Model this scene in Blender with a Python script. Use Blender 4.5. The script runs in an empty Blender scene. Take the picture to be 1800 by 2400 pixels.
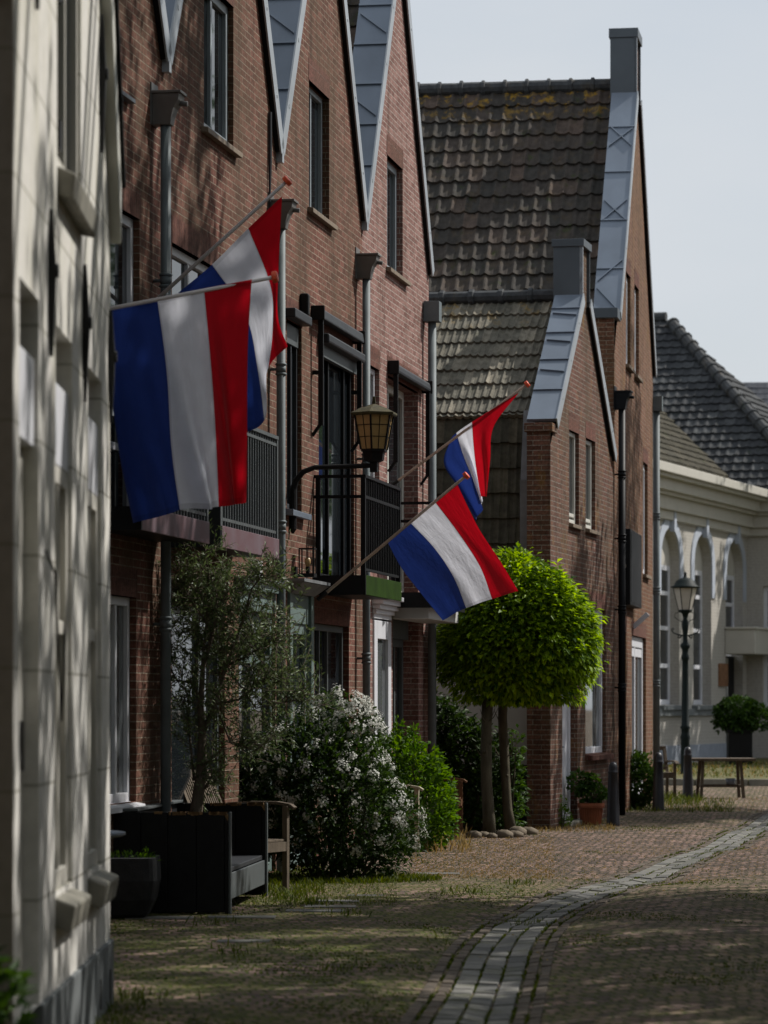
import bpy, math, random
from mathutils import Vector, Matrix
random.seed(7)
R = math.radians
PI = math.pi
sc = bpy.context.scene
COL = sc.collection
F = 8000.0; EYE = 1.57; HOR = 1650.0

# ---------------------------------------------------------------- camera
cd = bpy.data.cameras.new('camera'); cam = bpy.data.objects.new('camera', cd); COL.objects.link(cam)
cd.sensor_fit = 'HORIZONTAL'; cd.sensor_width = 24.0; cd.lens = 24.0 * F / 1800.0
cd.shift_y = 0.25; cd.clip_start = 0.5; cd.clip_end = 3000
cam.location = (0, 0, EYE); cam.rotation_euler = (R(90), 0, 0)
cd.dof.use_dof = True; cd.dof.focus_distance = 33.0; cd.dof.aperture_fstop = 3.2
sc.camera = cam

# ---------------------------------------------------------------- sky, sun, exposure
SUN_AZ = 62.0      # degrees right of the view direction (+Y), clockwise
SUN_EL = 46.0
w = bpy.data.worlds.new('World'); sc.world = w; w.use_nodes = True
nt = w.node_tree; nt.nodes.clear()
out = nt.nodes.new('ShaderNodeOutputWorld'); bg = nt.nodes.new('ShaderNodeBackground')
sky = nt.nodes.new('ShaderNodeTexSky'); sky.sky_type = 'NISHITA'; sky.sun_disc = False
sky.sun_elevation = R(SUN_EL); sky.sun_rotation = R(SUN_AZ); sky.dust_density = 2.0; sky.air_density = 1.0
tc = nt.nodes.new('ShaderNodeTexCoord'); mp = nt.nodes.new('ShaderNodeMapping')
mp.inputs['Scale'].default_value = (1.6, 1.6, 5.0)
nz = nt.nodes.new('ShaderNodeTexNoise'); nz.inputs['Scale'].default_value = 2.2; nz.inputs['Detail'].default_value = 6
cr = nt.nodes.new('ShaderNodeValToRGB')
cr.color_ramp.elements[0].position = 0.3; cr.color_ramp.elements[0].color = (0.62, 0.62, 0.62, 1)
cr.color_ramp.elements[1].position = 0.62; cr.color_ramp.elements[1].color = (1, 1, 1, 1)
mx = nt.nodes.new('ShaderNodeMix'); mx.data_type = 'RGBA'
mx.inputs[7].default_value = (6.0, 6.35, 6.75, 1)       # thin white cloud veil
nt.links.new(tc.outputs['Generated'], mp.inputs['Vector']); nt.links.new(mp.outputs[0], nz.inputs['Vector'])
nt.links.new(nz.outputs[0], cr.inputs[0]); nt.links.new(cr.outputs[0], mx.inputs[0])
nt.links.new(sky.outputs[0], mx.inputs[6]); nt.links.new(mx.outputs[2], bg.inputs[0])
bg.inputs[1].default_value = 0.11
nt.links.new(bg.outputs[0], out.inputs[0])
sd = bpy.data.lights.new('sun', 'SUN'); sd.energy = 5.0; sd.angle = R(0.53); sd.color = (1, 0.95, 0.88)
sun = bpy.data.objects.new('sun', sd); COL.objects.link(sun)
sdir = Vector((math.sin(R(SUN_AZ)) * math.cos(R(SUN_EL)), math.cos(R(SUN_AZ)) * math.cos(R(SUN_EL)), math.sin(R(SUN_EL))))
sun.rotation_euler = sdir.to_track_quat('Z', 'Y').to_euler(); sun.location = sdir * 60
sc.view_settings.view_transform = 'Standard'; sc.view_settings.look = 'None'
sc.view_settings.exposure = 0.0; sc.view_settings.gamma = 1.0
sc.cycles.max_bounces = 8; sc.cycles.transparent_max_bounces = 16

# ---------------------------------------------------------------- helpers
def P(x, y, d):
    return Vector(((x - 900) / F * d, d, EYE + (HOR - y) / F * d))

class Plane:
    """A vertical facade: vanishing point px vp, depth = k / (vp - x), local origin at depth z0."""
    def __init__(s, vp, k, z0):
        s.vp, s.k, s.z0 = vp, k, z0
        s.th = math.atan2(vp - 900, F); s.c = math.cos(s.th)
        x0 = vp - k / z0
        s.o = Vector(((x0 - 900) / F * z0, z0, 0))
        s.u = Vector((math.sin(s.th), math.cos(s.th), 0)); s.n = Vector((math.cos(s.th), -math.sin(s.th), 0))
    def U(s, x): return (s.k / (s.vp - x) - s.z0) / s.c
    def Z(s, x, y): return EYE + (HOR - y) / F * s.k / (s.vp - x)
    def at(s, u, p, z): return s.o + s.u * u + s.n * p + Vector((0, 0, z))
    def root(s, name, u=0.0):
        e = bpy.data.objects.new(name, None); COL.objects.link(e)
        e.location = s.at(u, 0, 0); e.rotation_euler = (0, 0, PI / 2 - s.th); e.empty_display_size = 0.3
        return e

def tag(o, label=None, cat=None, group=None, kind=None):
    if label: o['label'] = label
    if cat: o['category'] = cat
    if group: o['group'] = group
    if kind: o['kind'] = kind
    return o
def thing(name, label, cat, loc=(0, 0, 0), rz=0, group=None):
    e = bpy.data.objects.new(name, None); COL.objects.link(e); e.location = loc; e.rotation_euler = (0, 0, rz)
    e.empty_display_size = 0.2
    return tag(e, label, cat, group)
def copy_tree(o, parent=None):
    c = o.copy(); COL.objects.link(c)
    if parent: c.parent = parent
    for ch in list(o.children): copy_tree(ch, c)
    return c

class MB:
    def __init__(s): s.v = []; s.f = []; s.m = []
    def add(s, vs, fs, m=0):
        b = len(s.v); s.v.extend([tuple(v) for v in vs])
        for f in fs: s.f.append([i + b for i in f]); s.m.append(m)
        return s
    def box(s, x0, x1, y0, y1, z0, z1, m=0):
        if x0 > x1: x0, x1 = x1, x0
        if y0 > y1: y0, y1 = y1, y0
        if z0 > z1: z0, z1 = z1, z0
        vs = [(x, y, z) for z in (z0, z1) for y in (y0, y1) for x in (x0, x1)]
        return s.add(vs, [(0, 2, 3, 1), (4, 5, 7, 6), (0, 1, 5, 4), (2, 6, 7, 3), (0, 4, 6, 2), (1, 3, 7, 5)], m)
    def fb(s, u0, u1, p0, p1, z0, z1, m=0):      # facade box: p outward
        return s.box(u0, u1, -p1, -p0, z0, z1, m)
    def hexa(s, b, t, m=0):                       # 4 bottom pts, 4 top pts (same winding)
        return s.add(list(b) + list(t), [(3, 2, 1, 0), (4, 5, 6, 7), (0, 1, 5, 4), (1, 2, 6, 5), (2, 3, 7, 6), (3, 0, 4, 7)], m)
    def poly(s, pts, m=0): return s.add(pts, [tuple(range(len(pts)))], m)
    def bar(s, a, b, w, h=None, up=(0, 0, 1), m=0):
        h = h or w; a = Vector(a); b = Vector(b); d = (b - a).normalized(); up = Vector(up)
        if abs(d.dot(up)) > 0.98: up = Vector((1, 0, 0))
        r = d.cross(up).normalized() * w / 2; q = r.cross(d).normalized() * h / 2
        return s.hexa([a - r - q, a + r - q, a + r + q, a - r + q], [b - r - q, b + r - q, b + r + q, b - r + q], m)
    def tube(s, pts, r, n=8, cap=True, m=0):
        pts = [Vector(p) for p in pts]; rs = r if isinstance(r, (list, tuple)) else [r] * len(pts)
        vs = []; fs = []; prev = None
        for i, p in enumerate(pts):
            d = (pts[min(i + 1, len(pts) - 1)] - pts[max(i - 1, 0)]).normalized()
            if prev is None:
                a = Vector((0, 0, 1)) if abs(d.z) < 0.9 else Vector((1, 0, 0)); x = d.cross(a).normalized()
            else: x = (prev - d * prev.dot(d)).normalized()
            prev = x; y = d.cross(x)
            for k in range(n):
                t = 2 * PI * k / n; vs.append(p + (x * math.cos(t) + y * math.sin(t)) * rs[i])
        for i in range(len(pts) - 1):
            for k in range(n):
                a = i * n + k; b = i * n + (k + 1) % n; fs.append((a, b, b + n, a + n))
        if cap: fs.append(tuple(range(n))[::-1]); fs.append(tuple(range((len(pts) - 1) * n, len(pts) * n)))
        return s.add(vs, fs, m)
    def lathe(s, prof, n=20, c=(0, 0, 0), m=0):
        vs = []; fs = []; c = Vector(c)
        for r, z in prof:
            for k in range(n):
                t = 2 * PI * k / n; vs.append(c + Vector((r * math.cos(t), r * math.sin(t), z)))
        for i in range(len(prof) - 1):
            for k in range(n):
                a = i * n + k; b = i * n + (k + 1) % n; fs.append((a, b, b + n, a + n))
        fs.append(tuple(range(n))[::-1]); fs.append(tuple(range((len(prof) - 1) * n, len(prof) * n)))
        return s.add(vs, fs, m)
    def sphere(s, c, r, sc3=(1, 1, 1), n=12, k=8, jit=0, m=0):
        vs = []; fs = []; c = Vector(c); rnd = random.Random(int(c.x * 977 + c.y * 77))
        for i in range(k + 1):
            for j in range(n):
                a = PI * i / k; b = 2 * PI * j / n; q = r * (1 + rnd.uniform(-jit, jit) * (0 < i < k))
                vs.append(c + Vector((q * sc3[0] * math.sin(a) * math.cos(b), q * sc3[1] * math.sin(a) * math.sin(b), q * sc3[2] * math.cos(a))))
        for i in range(k):
            for j in range(n):
                a = i * n + j; b = i * n + (j + 1) % n; fs.append((a, a + n, b + n, b))
        return s.add(vs, fs, m)
    def build(s, name, mats, parent=None, smooth=False, bevel=0):
        me = bpy.data.meshes.new(name); me.from_pydata(s.v, [], s.f)
        if not isinstance(mats, (list, tuple)): mats = [mats]
        for x in mats: me.materials.append(x)
        if len(mats) > 1: me.polygons.foreach_set('material_index', s.m)
        if smooth: me.polygons.foreach_set('use_smooth', [True] * len(s.f))
        me.update()
        o = bpy.data.objects.new(name, me); COL.objects.link(o)
        if parent: o.parent = parent
        if smooth == 'auto':
            for e in me.edges: pass
            md = o.modifiers.new('es', 'EDGE_SPLIT'); md.split_angle = R(38)
        if bevel:
            md = o.modifiers.new('bevel', 'BEVEL'); md.width = bevel; md.segments = 2; md.limit_method = 'ANGLE'; md.angle_limit = R(40)
        return o

def clip(poly, hps):
    for a, b, c in hps:                     # keep a*x + b*z <= c
        outp = []
        for i in range(len(poly)):
            p, q = poly[i], poly[(i + 1) % len(poly)]
            fp = a * p[0] + b * p[1] - c; fq = a * q[0] + b * q[1] - c
            if fp <= 1e-9: outp.append(p)
            if (fp < -1e-9 and fq > 1e-9) or (fp > 1e-9 and fq < -1e-9):
                t = fp / (fp - fq); outp.append((p[0] + (q[0] - p[0]) * t, p[1] + (q[1] - p[1]) * t))
        poly = outp
        if len(poly) < 3: return []
    return poly
def wall(mb, u0, u1, z0, z1, holes, hps=(), p=0.0, depth=0.12):
    """holes: (u0,u1,z0,z1[,depth])"""
    xs = sorted({u0, u1, *[h[0] for h in holes], *[h[1] for h in holes]}); xs = [x for x in xs if u0 <= x <= u1]
    zs = sorted({z0, z1, *[h[2] for h in holes], *[h[3] for h in holes]}); zs = [z for z in zs if z0 <= z <= z1]
    for i in range(len(xs) - 1):
        for j in range(len(zs) - 1):
            cx = (xs[i] + xs[i + 1]) / 2; cz = (zs[j] + zs[j + 1]) / 2
            if any(h[0] < cx < h[1] and h[2] < cz < h[3] for h in holes): continue
            pl = clip([(xs[i], zs[j]), (xs[i + 1], zs[j]), (xs[i + 1], zs[j + 1]), (xs[i], zs[j + 1])], hps)
            if pl: mb.poly([(x, -p, z) for x, z in pl])
    for h in holes:
        d = h[4] if len(h) > 4 else depth
        a, b, c, e = max(h[0], u0), min(h[1], u1), max(h[2], z0), h[3]
        y0, y1 = -p, -p + d
        mb.poly([(b, y0, c), (b, y1, c), (b, y1, e), (b, y0, e)])
        mb.poly([(a, y1, c), (a, y0, c), (a, y0, e), (a, y1, e)])
        mb.poly([(a, y0, e), (b, y0, e), (b, y1, e), (a, y1, e)])
        mb.poly([(a, y1, c), (b, y1, c), (b, y0, c), (a, y0, c)])

# ---------------------------------------------------------------- materials
def new_mat(name):
    m = bpy.data.materials.new(name); m.use_nodes = True
    n = m.node_tree.nodes; l = m.node_tree.links
    return m, n, l, n['Principled BSDF']
def ramp(n, stops):
    r = n.new('ShaderNodeValToRGB'); e = r.color_ramp.elements
    while len(e) > 1: e.remove(e[-1])
    e[0].position = stops[0][0]; e[0].color = (*stops[0][1], 1)
    for p, c in stops[1:]:
        k = e.new(p); k.color = (*c, 1)
    return r
def noise(n, l, vec, scale, detail=4, rough=0.55):
    t = n.new('ShaderNodeTexNoise'); t.inputs['Scale'].default_value = scale; t.inputs['Detail'].default_value = detail
    t.inputs['Roughness'].default_value = rough
    if vec is not None: l.new(vec, t.inputs['Vector'])
    return t
def mixc(n, l, fac, a, b, mode='MIX'):
    m = n.new('ShaderNodeMix'); m.data_type = 'RGBA'; m.blend_type = mode
    for s, i in ((fac, 0), (a, 6), (b, 7)):
        if isinstance(s, (int, float)): m.inputs[i].default_value = s
        elif isinstance(s, tuple): m.inputs[i].default_value = (*s, 1)
        else: l.new(s, m.inputs[i])
    return m.outputs[2]
def math_(n, l, op, a, b=None):
    m = n.new('ShaderNodeMath'); m.operation = op
    for s, i in ((a, 0), (b, 1)):
        if s is None: continue
        if isinstance(s, (int, float)): m.inputs[i].default_value = s
        else: l.new(s, m.inputs[i])
    return m.outputs[0]
def bump(n, l, bs, h, strength, dist, prev=None):
    b = n.new('ShaderNodeBump'); b.inputs['Strength'].default_value = strength; b.inputs['Distance'].default_value = dist
    l.new(h, b.inputs['Height'])
    if prev is not None: l.new(prev, b.inputs['Normal'])
    l.new(b.outputs[0], bs.inputs['Normal']); return b.outputs[0]
def mapping(n, l, vec, scale=(1, 1, 1), rot=(0, 0, 0)):
    m = n.new('ShaderNodeMapping'); m.inputs['Scale'].default_value = scale; m.inputs['Rotation'].default_value = rot
    l.new(vec, m.inputs['Vector']); return m.outputs[0]

def plain(name, col, rough=0.5, metal=0.0, var=0.25, scale=6.0, bmp=0.15, spec=0.5, stretch=(1, 1, 1), alt=None):
    m, n, l, b = new_mat(name)
    t = n.new('ShaderNodeTexCoord'); v = mapping(n, l, t.outputs['Object'], stretch)
    nz = noise(n, l, v, scale, 6)
    dark = alt or tuple(c * (1 - var) for c in col); lite = tuple(min(1, c * (1 + var * 0.6)) for c in col)
    r = ramp(n, [(0.3, dark), (0.7, lite)]); l.new(nz.outputs[0], r.inputs[0]); l.new(r.outputs[0], b.inputs['Base Color'])
    b.inputs['Roughness'].default_value = rough; b.inputs['Metallic'].default_value = metal
    b.inputs['Specular IOR Level'].default_value = spec
    nf = noise(n, l, v, scale * 9, 3)
    if bmp: bump(n, l, b, nf.outputs[0], bmp, 0.01)
    return m

def brick(name, c1, c2, mortar, stain=(0.05, 0.05, 0.025), stain_amt=0.5, stain_lo=0.5, vertical=False, msize=0.006, rough_h=0.5, moss=0.0, row=0.0625):
    m, n, l, b = new_mat(name)
    t = n.new('ShaderNodeTexCoord'); s = n.new('ShaderNodeSeparateXYZ'); l.new(t.outputs['Object'], s.inputs[0])
    hx = math_(n, l, 'SUBTRACT', s.outputs[0], s.outputs[1])
    c = n.new('ShaderNodeCombineXYZ')
    if vertical: l.new(s.outputs[2], c.inputs[0]); l.new(hx, c.inputs[1])
    else: l.new(hx, c.inputs[0]); l.new(s.outputs[2], c.inputs[1])
    wob = noise(n, l, c.outputs[0], 7.0, 2)
    wv = n.new('ShaderNodeVectorMath'); wv.operation = 'MULTIPLY_ADD'; l.new(wob.outputs['Color'], wv.inputs[0])
    wv.inputs[1].default_value = (0.006, 0.006, 0); l.new(c.outputs[0], wv.inputs[2])
    bt = n.new('ShaderNodeTexBrick'); l.new(wv.outputs[0], bt.inputs['Vector'])
    bt.inputs['Scale'].default_value = 1.0; bt.inputs['Brick Width'].default_value = 0.22; bt.inputs['Row Height'].default_value = row
    bt.inputs['Mortar Size'].default_value = msize; bt.inputs['Mortar Smooth'].default_value = 0.25
    bt.inputs['Color1'].default_value = (*c1, 1); bt.inputs['Color2'].default_value = (*c2, 1); bt.inputs['Mortar'].default_value = (*mortar, 1)
    if vertical: bt.offset = 0.0; bt.inputs['Brick Width'].default_value = 0.23
    n1 = noise(n, l, c.outputs[0], 28.0, 4, 0.7)
    r1 = ramp(n, [(0.3, (0.35, 0.35, 0.35)), (0.68, (1.25, 1.25, 1.25))]); l.new(n1.outputs[0], r1.inputs[0])
    col = mixc(n, l, 1.0, bt.outputs['Color'], r1.outputs[0], 'MULTIPLY')
    n2 = noise(n, l, mapping(n, l, c.outputs[0], (1.1, 0.55, 1)), 1.1, 5, 0.6)
    r2 = ramp(n, [(stain_lo - 0.12, (0, 0, 0)), (stain_lo + 0.16, (1, 1, 1))]); l.new(n2.outputs[0], r2.inputs[0])
    f2 = math_(n, l, 'MULTIPLY', r2.outputs[0], stain_amt)
    col = mixc(n, l, f2, col, stain)
    npz = noise(n, l, mapping(n, l, c.outputs[0], (0.5, 1.6, 1)), 1.7, 5, 0.7); rp = ramp(n, [(0.58, (0, 0, 0)), (0.72, (1, 1, 1))]); l.new(npz.outputs[0], rp.inputs[0])
    col = mixc(n, l, math_(n, l, 'MULTIPLY', rp.outputs[0], 0.12), col, (0.36, 0.32, 0.27))
    nsk = noise(n, l, mapping(n, l, c.outputs[0], (5.0, 0.4, 1)), 1.0, 4, 0.6); rk = ramp(n, [(0.5, (1, 1, 1)), (0.75, (0.55, 0.53, 0.5))]); l.new(nsk.outputs[0], rk.inputs[0])
    col = mixc(n, l, 1.0, col, rk.outputs[0], 'MULTIPLY')
    if moss:
        n3 = noise(n, l, mapping(n, l, c.outputs[0], (2.0, 0.7, 1)), 2.2, 6, 0.65)
        r3 = ramp(n, [(0.56, (0, 0, 0)), (0.68, (1, 1, 1))]); l.new(n3.outputs[0], r3.inputs[0])
        col = mixc(n, l, math_(n, l, 'MULTIPLY', r3.outputs[0], moss), col, (0.22, 0.12, 0.02))
    l.new(col, b.inputs['Base Color']); b.inputs['Roughness'].default_value = 0.92; b.inputs['Specular IOR Level'].default_value = 0.2
    inv = math_(n, l, 'SUBTRACT', 1.0, bt.outputs['Fac'])
    hh = math_(n, l, 'ADD', inv, math_(n, l, 'MULTIPLY', n1.outputs[0], rough_h))
    bump(n, l, b, hh, 0.7, 0.012)
    return m

M = {}
M['brick_row'] = brick('brick_row', (0.115, 0.042, 0.028), (0.235, 0.098, 0.072), (0.36, 0.30, 0.23), (0.066, 0.048, 0.024), 0.62, 0.47, msize=0.0048)
M['brick_pink'] = brick('brick_pink', (0.185, 0.085, 0.07), (0.32, 0.18, 0.155), (0.46, 0.41, 0.36), (0.12, 0.08, 0.06), 0.4, 0.6, msize=0.005)
M['brick_small'] = brick('brick_small', (0.10, 0.043, 0.03), (0.19, 0.088, 0.064), (0.26, 0.235, 0.2), (0.075, 0.055, 0.03), 0.6, 0.5, moss=0.45)
M['brick_far'] = brick('brick_far', (0.14, 0.06, 0.036), (0.23, 0.11, 0.07), (0.29, 0.23, 0.17), (0.10, 0.065, 0.03), 0.5, 0.5, moss=0.5)
M['soldier'] = brick('soldier_brick', (0.115, 0.042, 0.03), (0.17, 0.068, 0.05), (0.2, 0.14, 0.11), (0.07, 0.05, 0.03), 0.4, 0.55, vertical=True, msize=0.004)
M['zinc'] = plain('zinc', (0.17, 0.205, 0.255), 0.45, 0.35, 0.22, 1.4, 0.05, stretch=(1, 1, 0.4))
M['zinc_dark'] = plain('zinc_dark', (0.085, 0.10, 0.115), 0.5, 0.4, 0.15, 2.0, 0.04)
M['zinc_lip'] = plain('zinc_lip', (0.34, 0.37, 0.40), 0.45, 0.3, 0.15, 2.0, 0.03)
M['pipe'] = plain('grey_pipe', (0.13, 0.155, 0.165), 0.6, 0.0, 0.2, 5, 0.05, 0.25)
M['hopper'] = plain('dull_hopper', (0.13, 0.125, 0.12), 0.55, 0.2, 0.2, 5, 0.05)
M['black'] = plain('black_paint', (0.0055, 0.006, 0.007), 0.55, 0, 0.4, 12, 0.1, 0.22)
M['black_gloss'] = plain('black_gloss', (0.006, 0.0065, 0.008), 0.5, 0, 0.3, 8, 0.03, 0.15)
M['anthracite'] = plain('anthracite', (0.024, 0.027, 0.032), 0.5, 0.0, 0.25, 6, 0.05, 0.3)
M['slate_grey'] = plain('slate_grey_paint', (0.07, 0.082, 0.086), 0.5, 0, 0.15, 6, 0.03)
M['teal'] = plain('grey_green_paint', (0.12, 0.17, 0.16), 0.5, 0, 0.2, 5, 0.04)
M['white'] = plain('white_paint', (0.60, 0.61, 0.65), 0.45, 0, 0.07, 4, 0.03)
M['offwhite'] = plain('offwhite_paint', (0.55, 0.55, 0.50), 0.5, 0, 0.12, 4, 0.05)
M['pink_fascia'] = plain('weathered_red_fascia', (0.10, 0.07, 0.085), 0.6, 0, 0.35, 3, 0.1, alt=(0.09, 0.03, 0.036))
M['green_panel'] = plain('green_algae_panel', (0.018, 0.042, 0.004), 0.7, 0, 0.4, 4, 0.05, 0.06)
M['frame_grey'] = plain('grey_frame_paint', (0.24, 0.275, 0.30), 0.45, 0, 0.12, 4, 0.03)
M['sill'] = plain('sill_tile', (0.17, 0.13, 0.09), 0.7, 0, 0.3, 8, 0.1)
M['stone_sill'] = plain('stone_sill', (0.20, 0.19, 0.155), 0.75, 0, 0.3, 7, 0.2)
M['iron'] = plain('iron', (0.006, 0.006, 0.007), 0.6, 0.2, 0.2, 20, 0.2)
M['cream'] = plain('cream_paint', (0.44, 0.425, 0.38), 0.7, 0, 0.06, 3, 0.05)
M['lead'] = plain('lead', (0.16, 0.17, 0.18), 0.6, 0.2, 0.3, 5, 0.1)

def glass(name, col, rough=0.03):
    m, n, l, b = new_mat(name); b.inputs['Base Color'].default_value = (*col, 1)
    b.inputs['Roughness'].default_value = rough; b.inputs['IOR'].default_value = 1.52
    t = n.new('ShaderNodeTexCoord'); nn = noise(n, l, t.outputs['Object'], 1.3, 2); bump(n, l, b, nn.outputs[0], 0.02, 0.02)
    return m
M['glass'] = glass('window_glass', (0.012, 0.015, 0.018))
M['glass_curtain'] = glass('window_glass_over_curtain', (0.10, 0.11, 0.115))
m, n, l, b = new_mat('clear_glass'); b.inputs['Transmission Weight'].default_value = 1.0; b.inputs['Roughness'].default_value = 0.02
b.inputs['IOR'].default_value = 1.1; b.inputs['Base Color'].default_value = (0.95, 0.97, 0.96, 1); M['clear'] = m

def stucco(name, col, algae, joint0, gap, joint_amt=0.6):
    m, n, l, b = new_mat(name)
    t = n.new('ShaderNodeTexCoord'); s = n.new('ShaderNodeSeparateXYZ'); l.new(t.outputs['Object'], s.inputs[0])
    v = mapping(n, l, t.outputs['Object'], (3.0, 3.0, 0.35))
    n1 = noise(n, l, v, 1.6, 6, 0.6); n2 = noise(n, l, t.outputs['Object'], 14, 4)
    r1 = ramp(n, [(0.42, (0, 0, 0)), (0.72, (1, 1, 1))]); l.new(n1.outputs[0], r1.inputs[0])
    hgt = n.new('ShaderNodeMapRange'); hgt.inputs[1].default_value = 1.0; hgt.inputs[2].default_value = 4.5; hgt.inputs[3].default_value = 0.12; hgt.inputs[4].default_value = 0.75
    l.new(s.outputs[2], hgt.inputs[0])
    c = mixc(n, l, math_(n, l, 'MULTIPLY', r1.outputs[0], hgt.outputs[0]), col, algae)
    r2 = ramp(n, [(0.3, (0.86, 0.86, 0.86)), (0.7, (1.04, 1.04, 1.04))]); l.new(n2.outputs[0], r2.inputs[0])
    c = mixc(n, l, 1.0, c, r2.outputs[0], 'MULTIPLY')
    z = math_(n, l, 'ADD', math_(n, l, 'SUBTRACT', s.outputs[2], joint0), gap * 20)
    md = math_(n, l, 'MODULO', z, gap); jt = math_(n, l, 'LESS_THAN', md, 0.012)
    c = mixc(n, l, math_(n, l, 'MULTIPLY', jt, joint_amt), c, (0.16, 0.15, 0.10))
    l.new(c, b.inputs['Base Color']); b.inputs['Roughness'].default_value = 0.8; b.inputs['Specular IOR Level'].default_value = 0.25
    h = math_(n, l, 'ADD', math_(n, l, 'MULTIPLY', jt, -1.0), math_(n, l, 'MULTIPLY', n2.outputs[0], 0.15))
    bump(n, l, b, h, 0.5, 0.012)
    return m
M['stucco'] = stucco('pale_stucco', (0.66, 0.645, 0.61), (0.42, 0.40, 0.27), 0.76, 0.4705)
M['stucco_far'] = stucco('cream_brick_paint', (0.42, 0.40, 0.365), (0.38, 0.36, 0.32), 0.0, 0.075, 0.2)
M['stucco_blue'] = plain('pale_blue_grey_trim', (0.38, 0.42, 0.49), 0.7, 0, 0.06, 4, 0.04)
M['plaster'] = plain('white_plaster', (0.42, 0.42, 0.41), 0.85, 0, 0.1, 3, 0.08)
M['side'] = stucco('stucco_shade_tone', (0.27, 0.25, 0.215), (0.2, 0.18, 0.13), 0.76, 0.4705)  # same stucco darkened and browned to paint in this face's shade
M['plinth'] = plain('grey_plinth', (0.14, 0.155, 0.16), 0.8, 0, 0.25, 5, 0.2)
M['plinth_far'] = plain('pale_blue_plinth', (0.25, 0.28, 0.33), 0.8, 0, 0.15, 5, 0.1)

def tile_mat(name, ca, cb, tw, gauge, lichen=0.4, moss=0.3, rough=0.9):
    m, n, l, b = new_mat(name)
    t = n.new('ShaderNodeUVMap'); s = n.new('ShaderNodeSeparateXYZ'); l.new(t.outputs[0], s.inputs[0])
    fx = math_(n, l, 'FLOOR', s.outputs[0]); fy = math_(n, l, 'FLOOR', s.outputs[1])
    c = n.new('ShaderNodeCombineXYZ'); l.new(fx, c.inputs[0]); l.new(fy, c.inputs[1])
    wn = n.new('ShaderNodeTexWhiteNoise'); wn.noise_dimensions = '2D'; l.new(c.outputs[0], wn.inputs['Vector'])
    mid = tuple((p + q) / 2 for p, q in zip(ca, cb))
    r = ramp(n, [(0.0, ca), (0.8, tuple(p * 0.65 + q * 0.35 for p, q in zip(ca, cb))), (1.0, cb)]); l.new(wn.outputs[0], r.inputs[0]); col = r.outputs[0]
    tc2 = n.new('ShaderNodeTexCoord')
    nb = noise(n, l, tc2.outputs['Object'], 9, 6, 0.7); rb = ramp(n, [(0.3, (0.55, 0.55, 0.52)), (0.7, (1.35, 1.35, 1.3))]); l.new(nb.outputs[0], rb.inputs[0])
    col = mixc(n, l, 1.0, col, rb.outputs[0], 'MULTIPLY')
    nl = noise(n, l, tc2.outputs['Object'], 5.0, 6, 0.7); rl = ramp(n, [(0.52, (0, 0, 0)), (0.62, (1, 1, 1))]); l.new(nl.outputs[0], rl.inputs[0])
    top = n.new('ShaderNodeMapRange'); top.inputs[1].default_value = 2.4; top.inputs[2].default_value = 0.2; top.inputs[3].default_value = 0.05; top.inputs[4].default_value = 1.0
    l.new(s.outputs[1], top.inputs[0])
    col = mixc(n, l, math_(n, l, 'MULTIPLY', math_(n, l, 'MULTIPLY', rl.outputs[0], lichen), top.outputs[0]), col, (0.33, 0.19, 0.015))
    nm = noise(n, l, mapping(n, l, tc2.outputs['Object'], (2, 2, 1)), 2.2, 6, 0.7); rm = ramp(n, [(0.6, (0, 0, 0)), (0.68, (1, 1, 1))]); l.new(nm.outputs[0], rm.inputs[0])
    col = mixc(n, l, math_(n, l, 'MULTIPLY', rm.outputs[0], moss), col, (0.035, 0.05, 0.01))
    l.new(col, b.inputs['Base Color']); b.inputs['Roughness'].default_value = rough; b.inputs['Specular IOR Level'].default_value = 0.2
    bump(n, l, b, nb.outputs[0], 0.4, 0.01)
    return m
M['tile_big'] = tile_mat('pantile_grey_brown', (0.041, 0.039, 0.037), (0.092, 0.068, 0.058), 0.2, 0.33, 0.9, 0.6)
M['tile_small'] = tile_mat('pantile_pale', (0.105, 0.10, 0.085), (0.25, 0.225, 0.185), 0.2, 0.32, 0.5, 0.3)
M['tile_hung'] = tile_mat('hung_tile_dark', (0.05, 0.048, 0.038), (0.09, 0.082, 0.062), 0.2, 0.32, 0.0, 0.6)
M['tile_dark'] = tile_mat('slate_dark_tile', (0.035, 0.038, 0.044), (0.075, 0.08, 0.088), 0.25, 0.3, 0.05, 0.3, 0.8)
M['tile_moss'] = tile_mat('mossy_tile', (0.045, 0.042, 0.032), (0.09, 0.08, 0.06), 0.25, 0.3, 0.3, 0.7)
M['slate'] = tile_mat('blue_slate', (0.05, 0.055, 0.07), (0.085, 0.09, 0.11), 0.25, 0.25, 0.0, 0.05, 0.6)

def leaf_mat(name, dark, lite, trans=0.35, rough=0.45):
    m, n, l, b = new_mat(name)
    g = n.new('ShaderNodeNewGeometry'); r = ramp(n, [(0.0, dark), (0.55, tuple((p + q) / 2 for p, q in zip(dark, lite))), (1.0, lite)])
    l.new(g.outputs['Random Per Island'], r.inputs[0]); l.new(r.outputs[0], b.inputs['Base Color'])
    b.inputs['Roughness'].default_value = rough; b.inputs['Specular IOR Level'].default_value = 0.25
    tr = n.new('ShaderNodeBsdfTranslucent'); mxs = n.new('ShaderNodeMixShader'); mxs.inputs[0].default_value = trans
    hs = n.new('ShaderNodeHueSaturation'); hs.inputs['Hue'].default_value = 0.485; hs.inputs['Saturation'].default_value = 1.1; hs.inputs['Value'].default_value = 1.5
    l.new(r.outputs[0], hs.inputs['Color']); l.new(hs.outputs[0], tr.inputs['Color'])
    l.new(b.outputs[0], mxs.inputs[1]); l.new(tr.outputs[0], mxs.inputs[2])
    l.new(mxs.outputs[0], n['Material Output'].inputs['Surface'])
    return m
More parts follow.
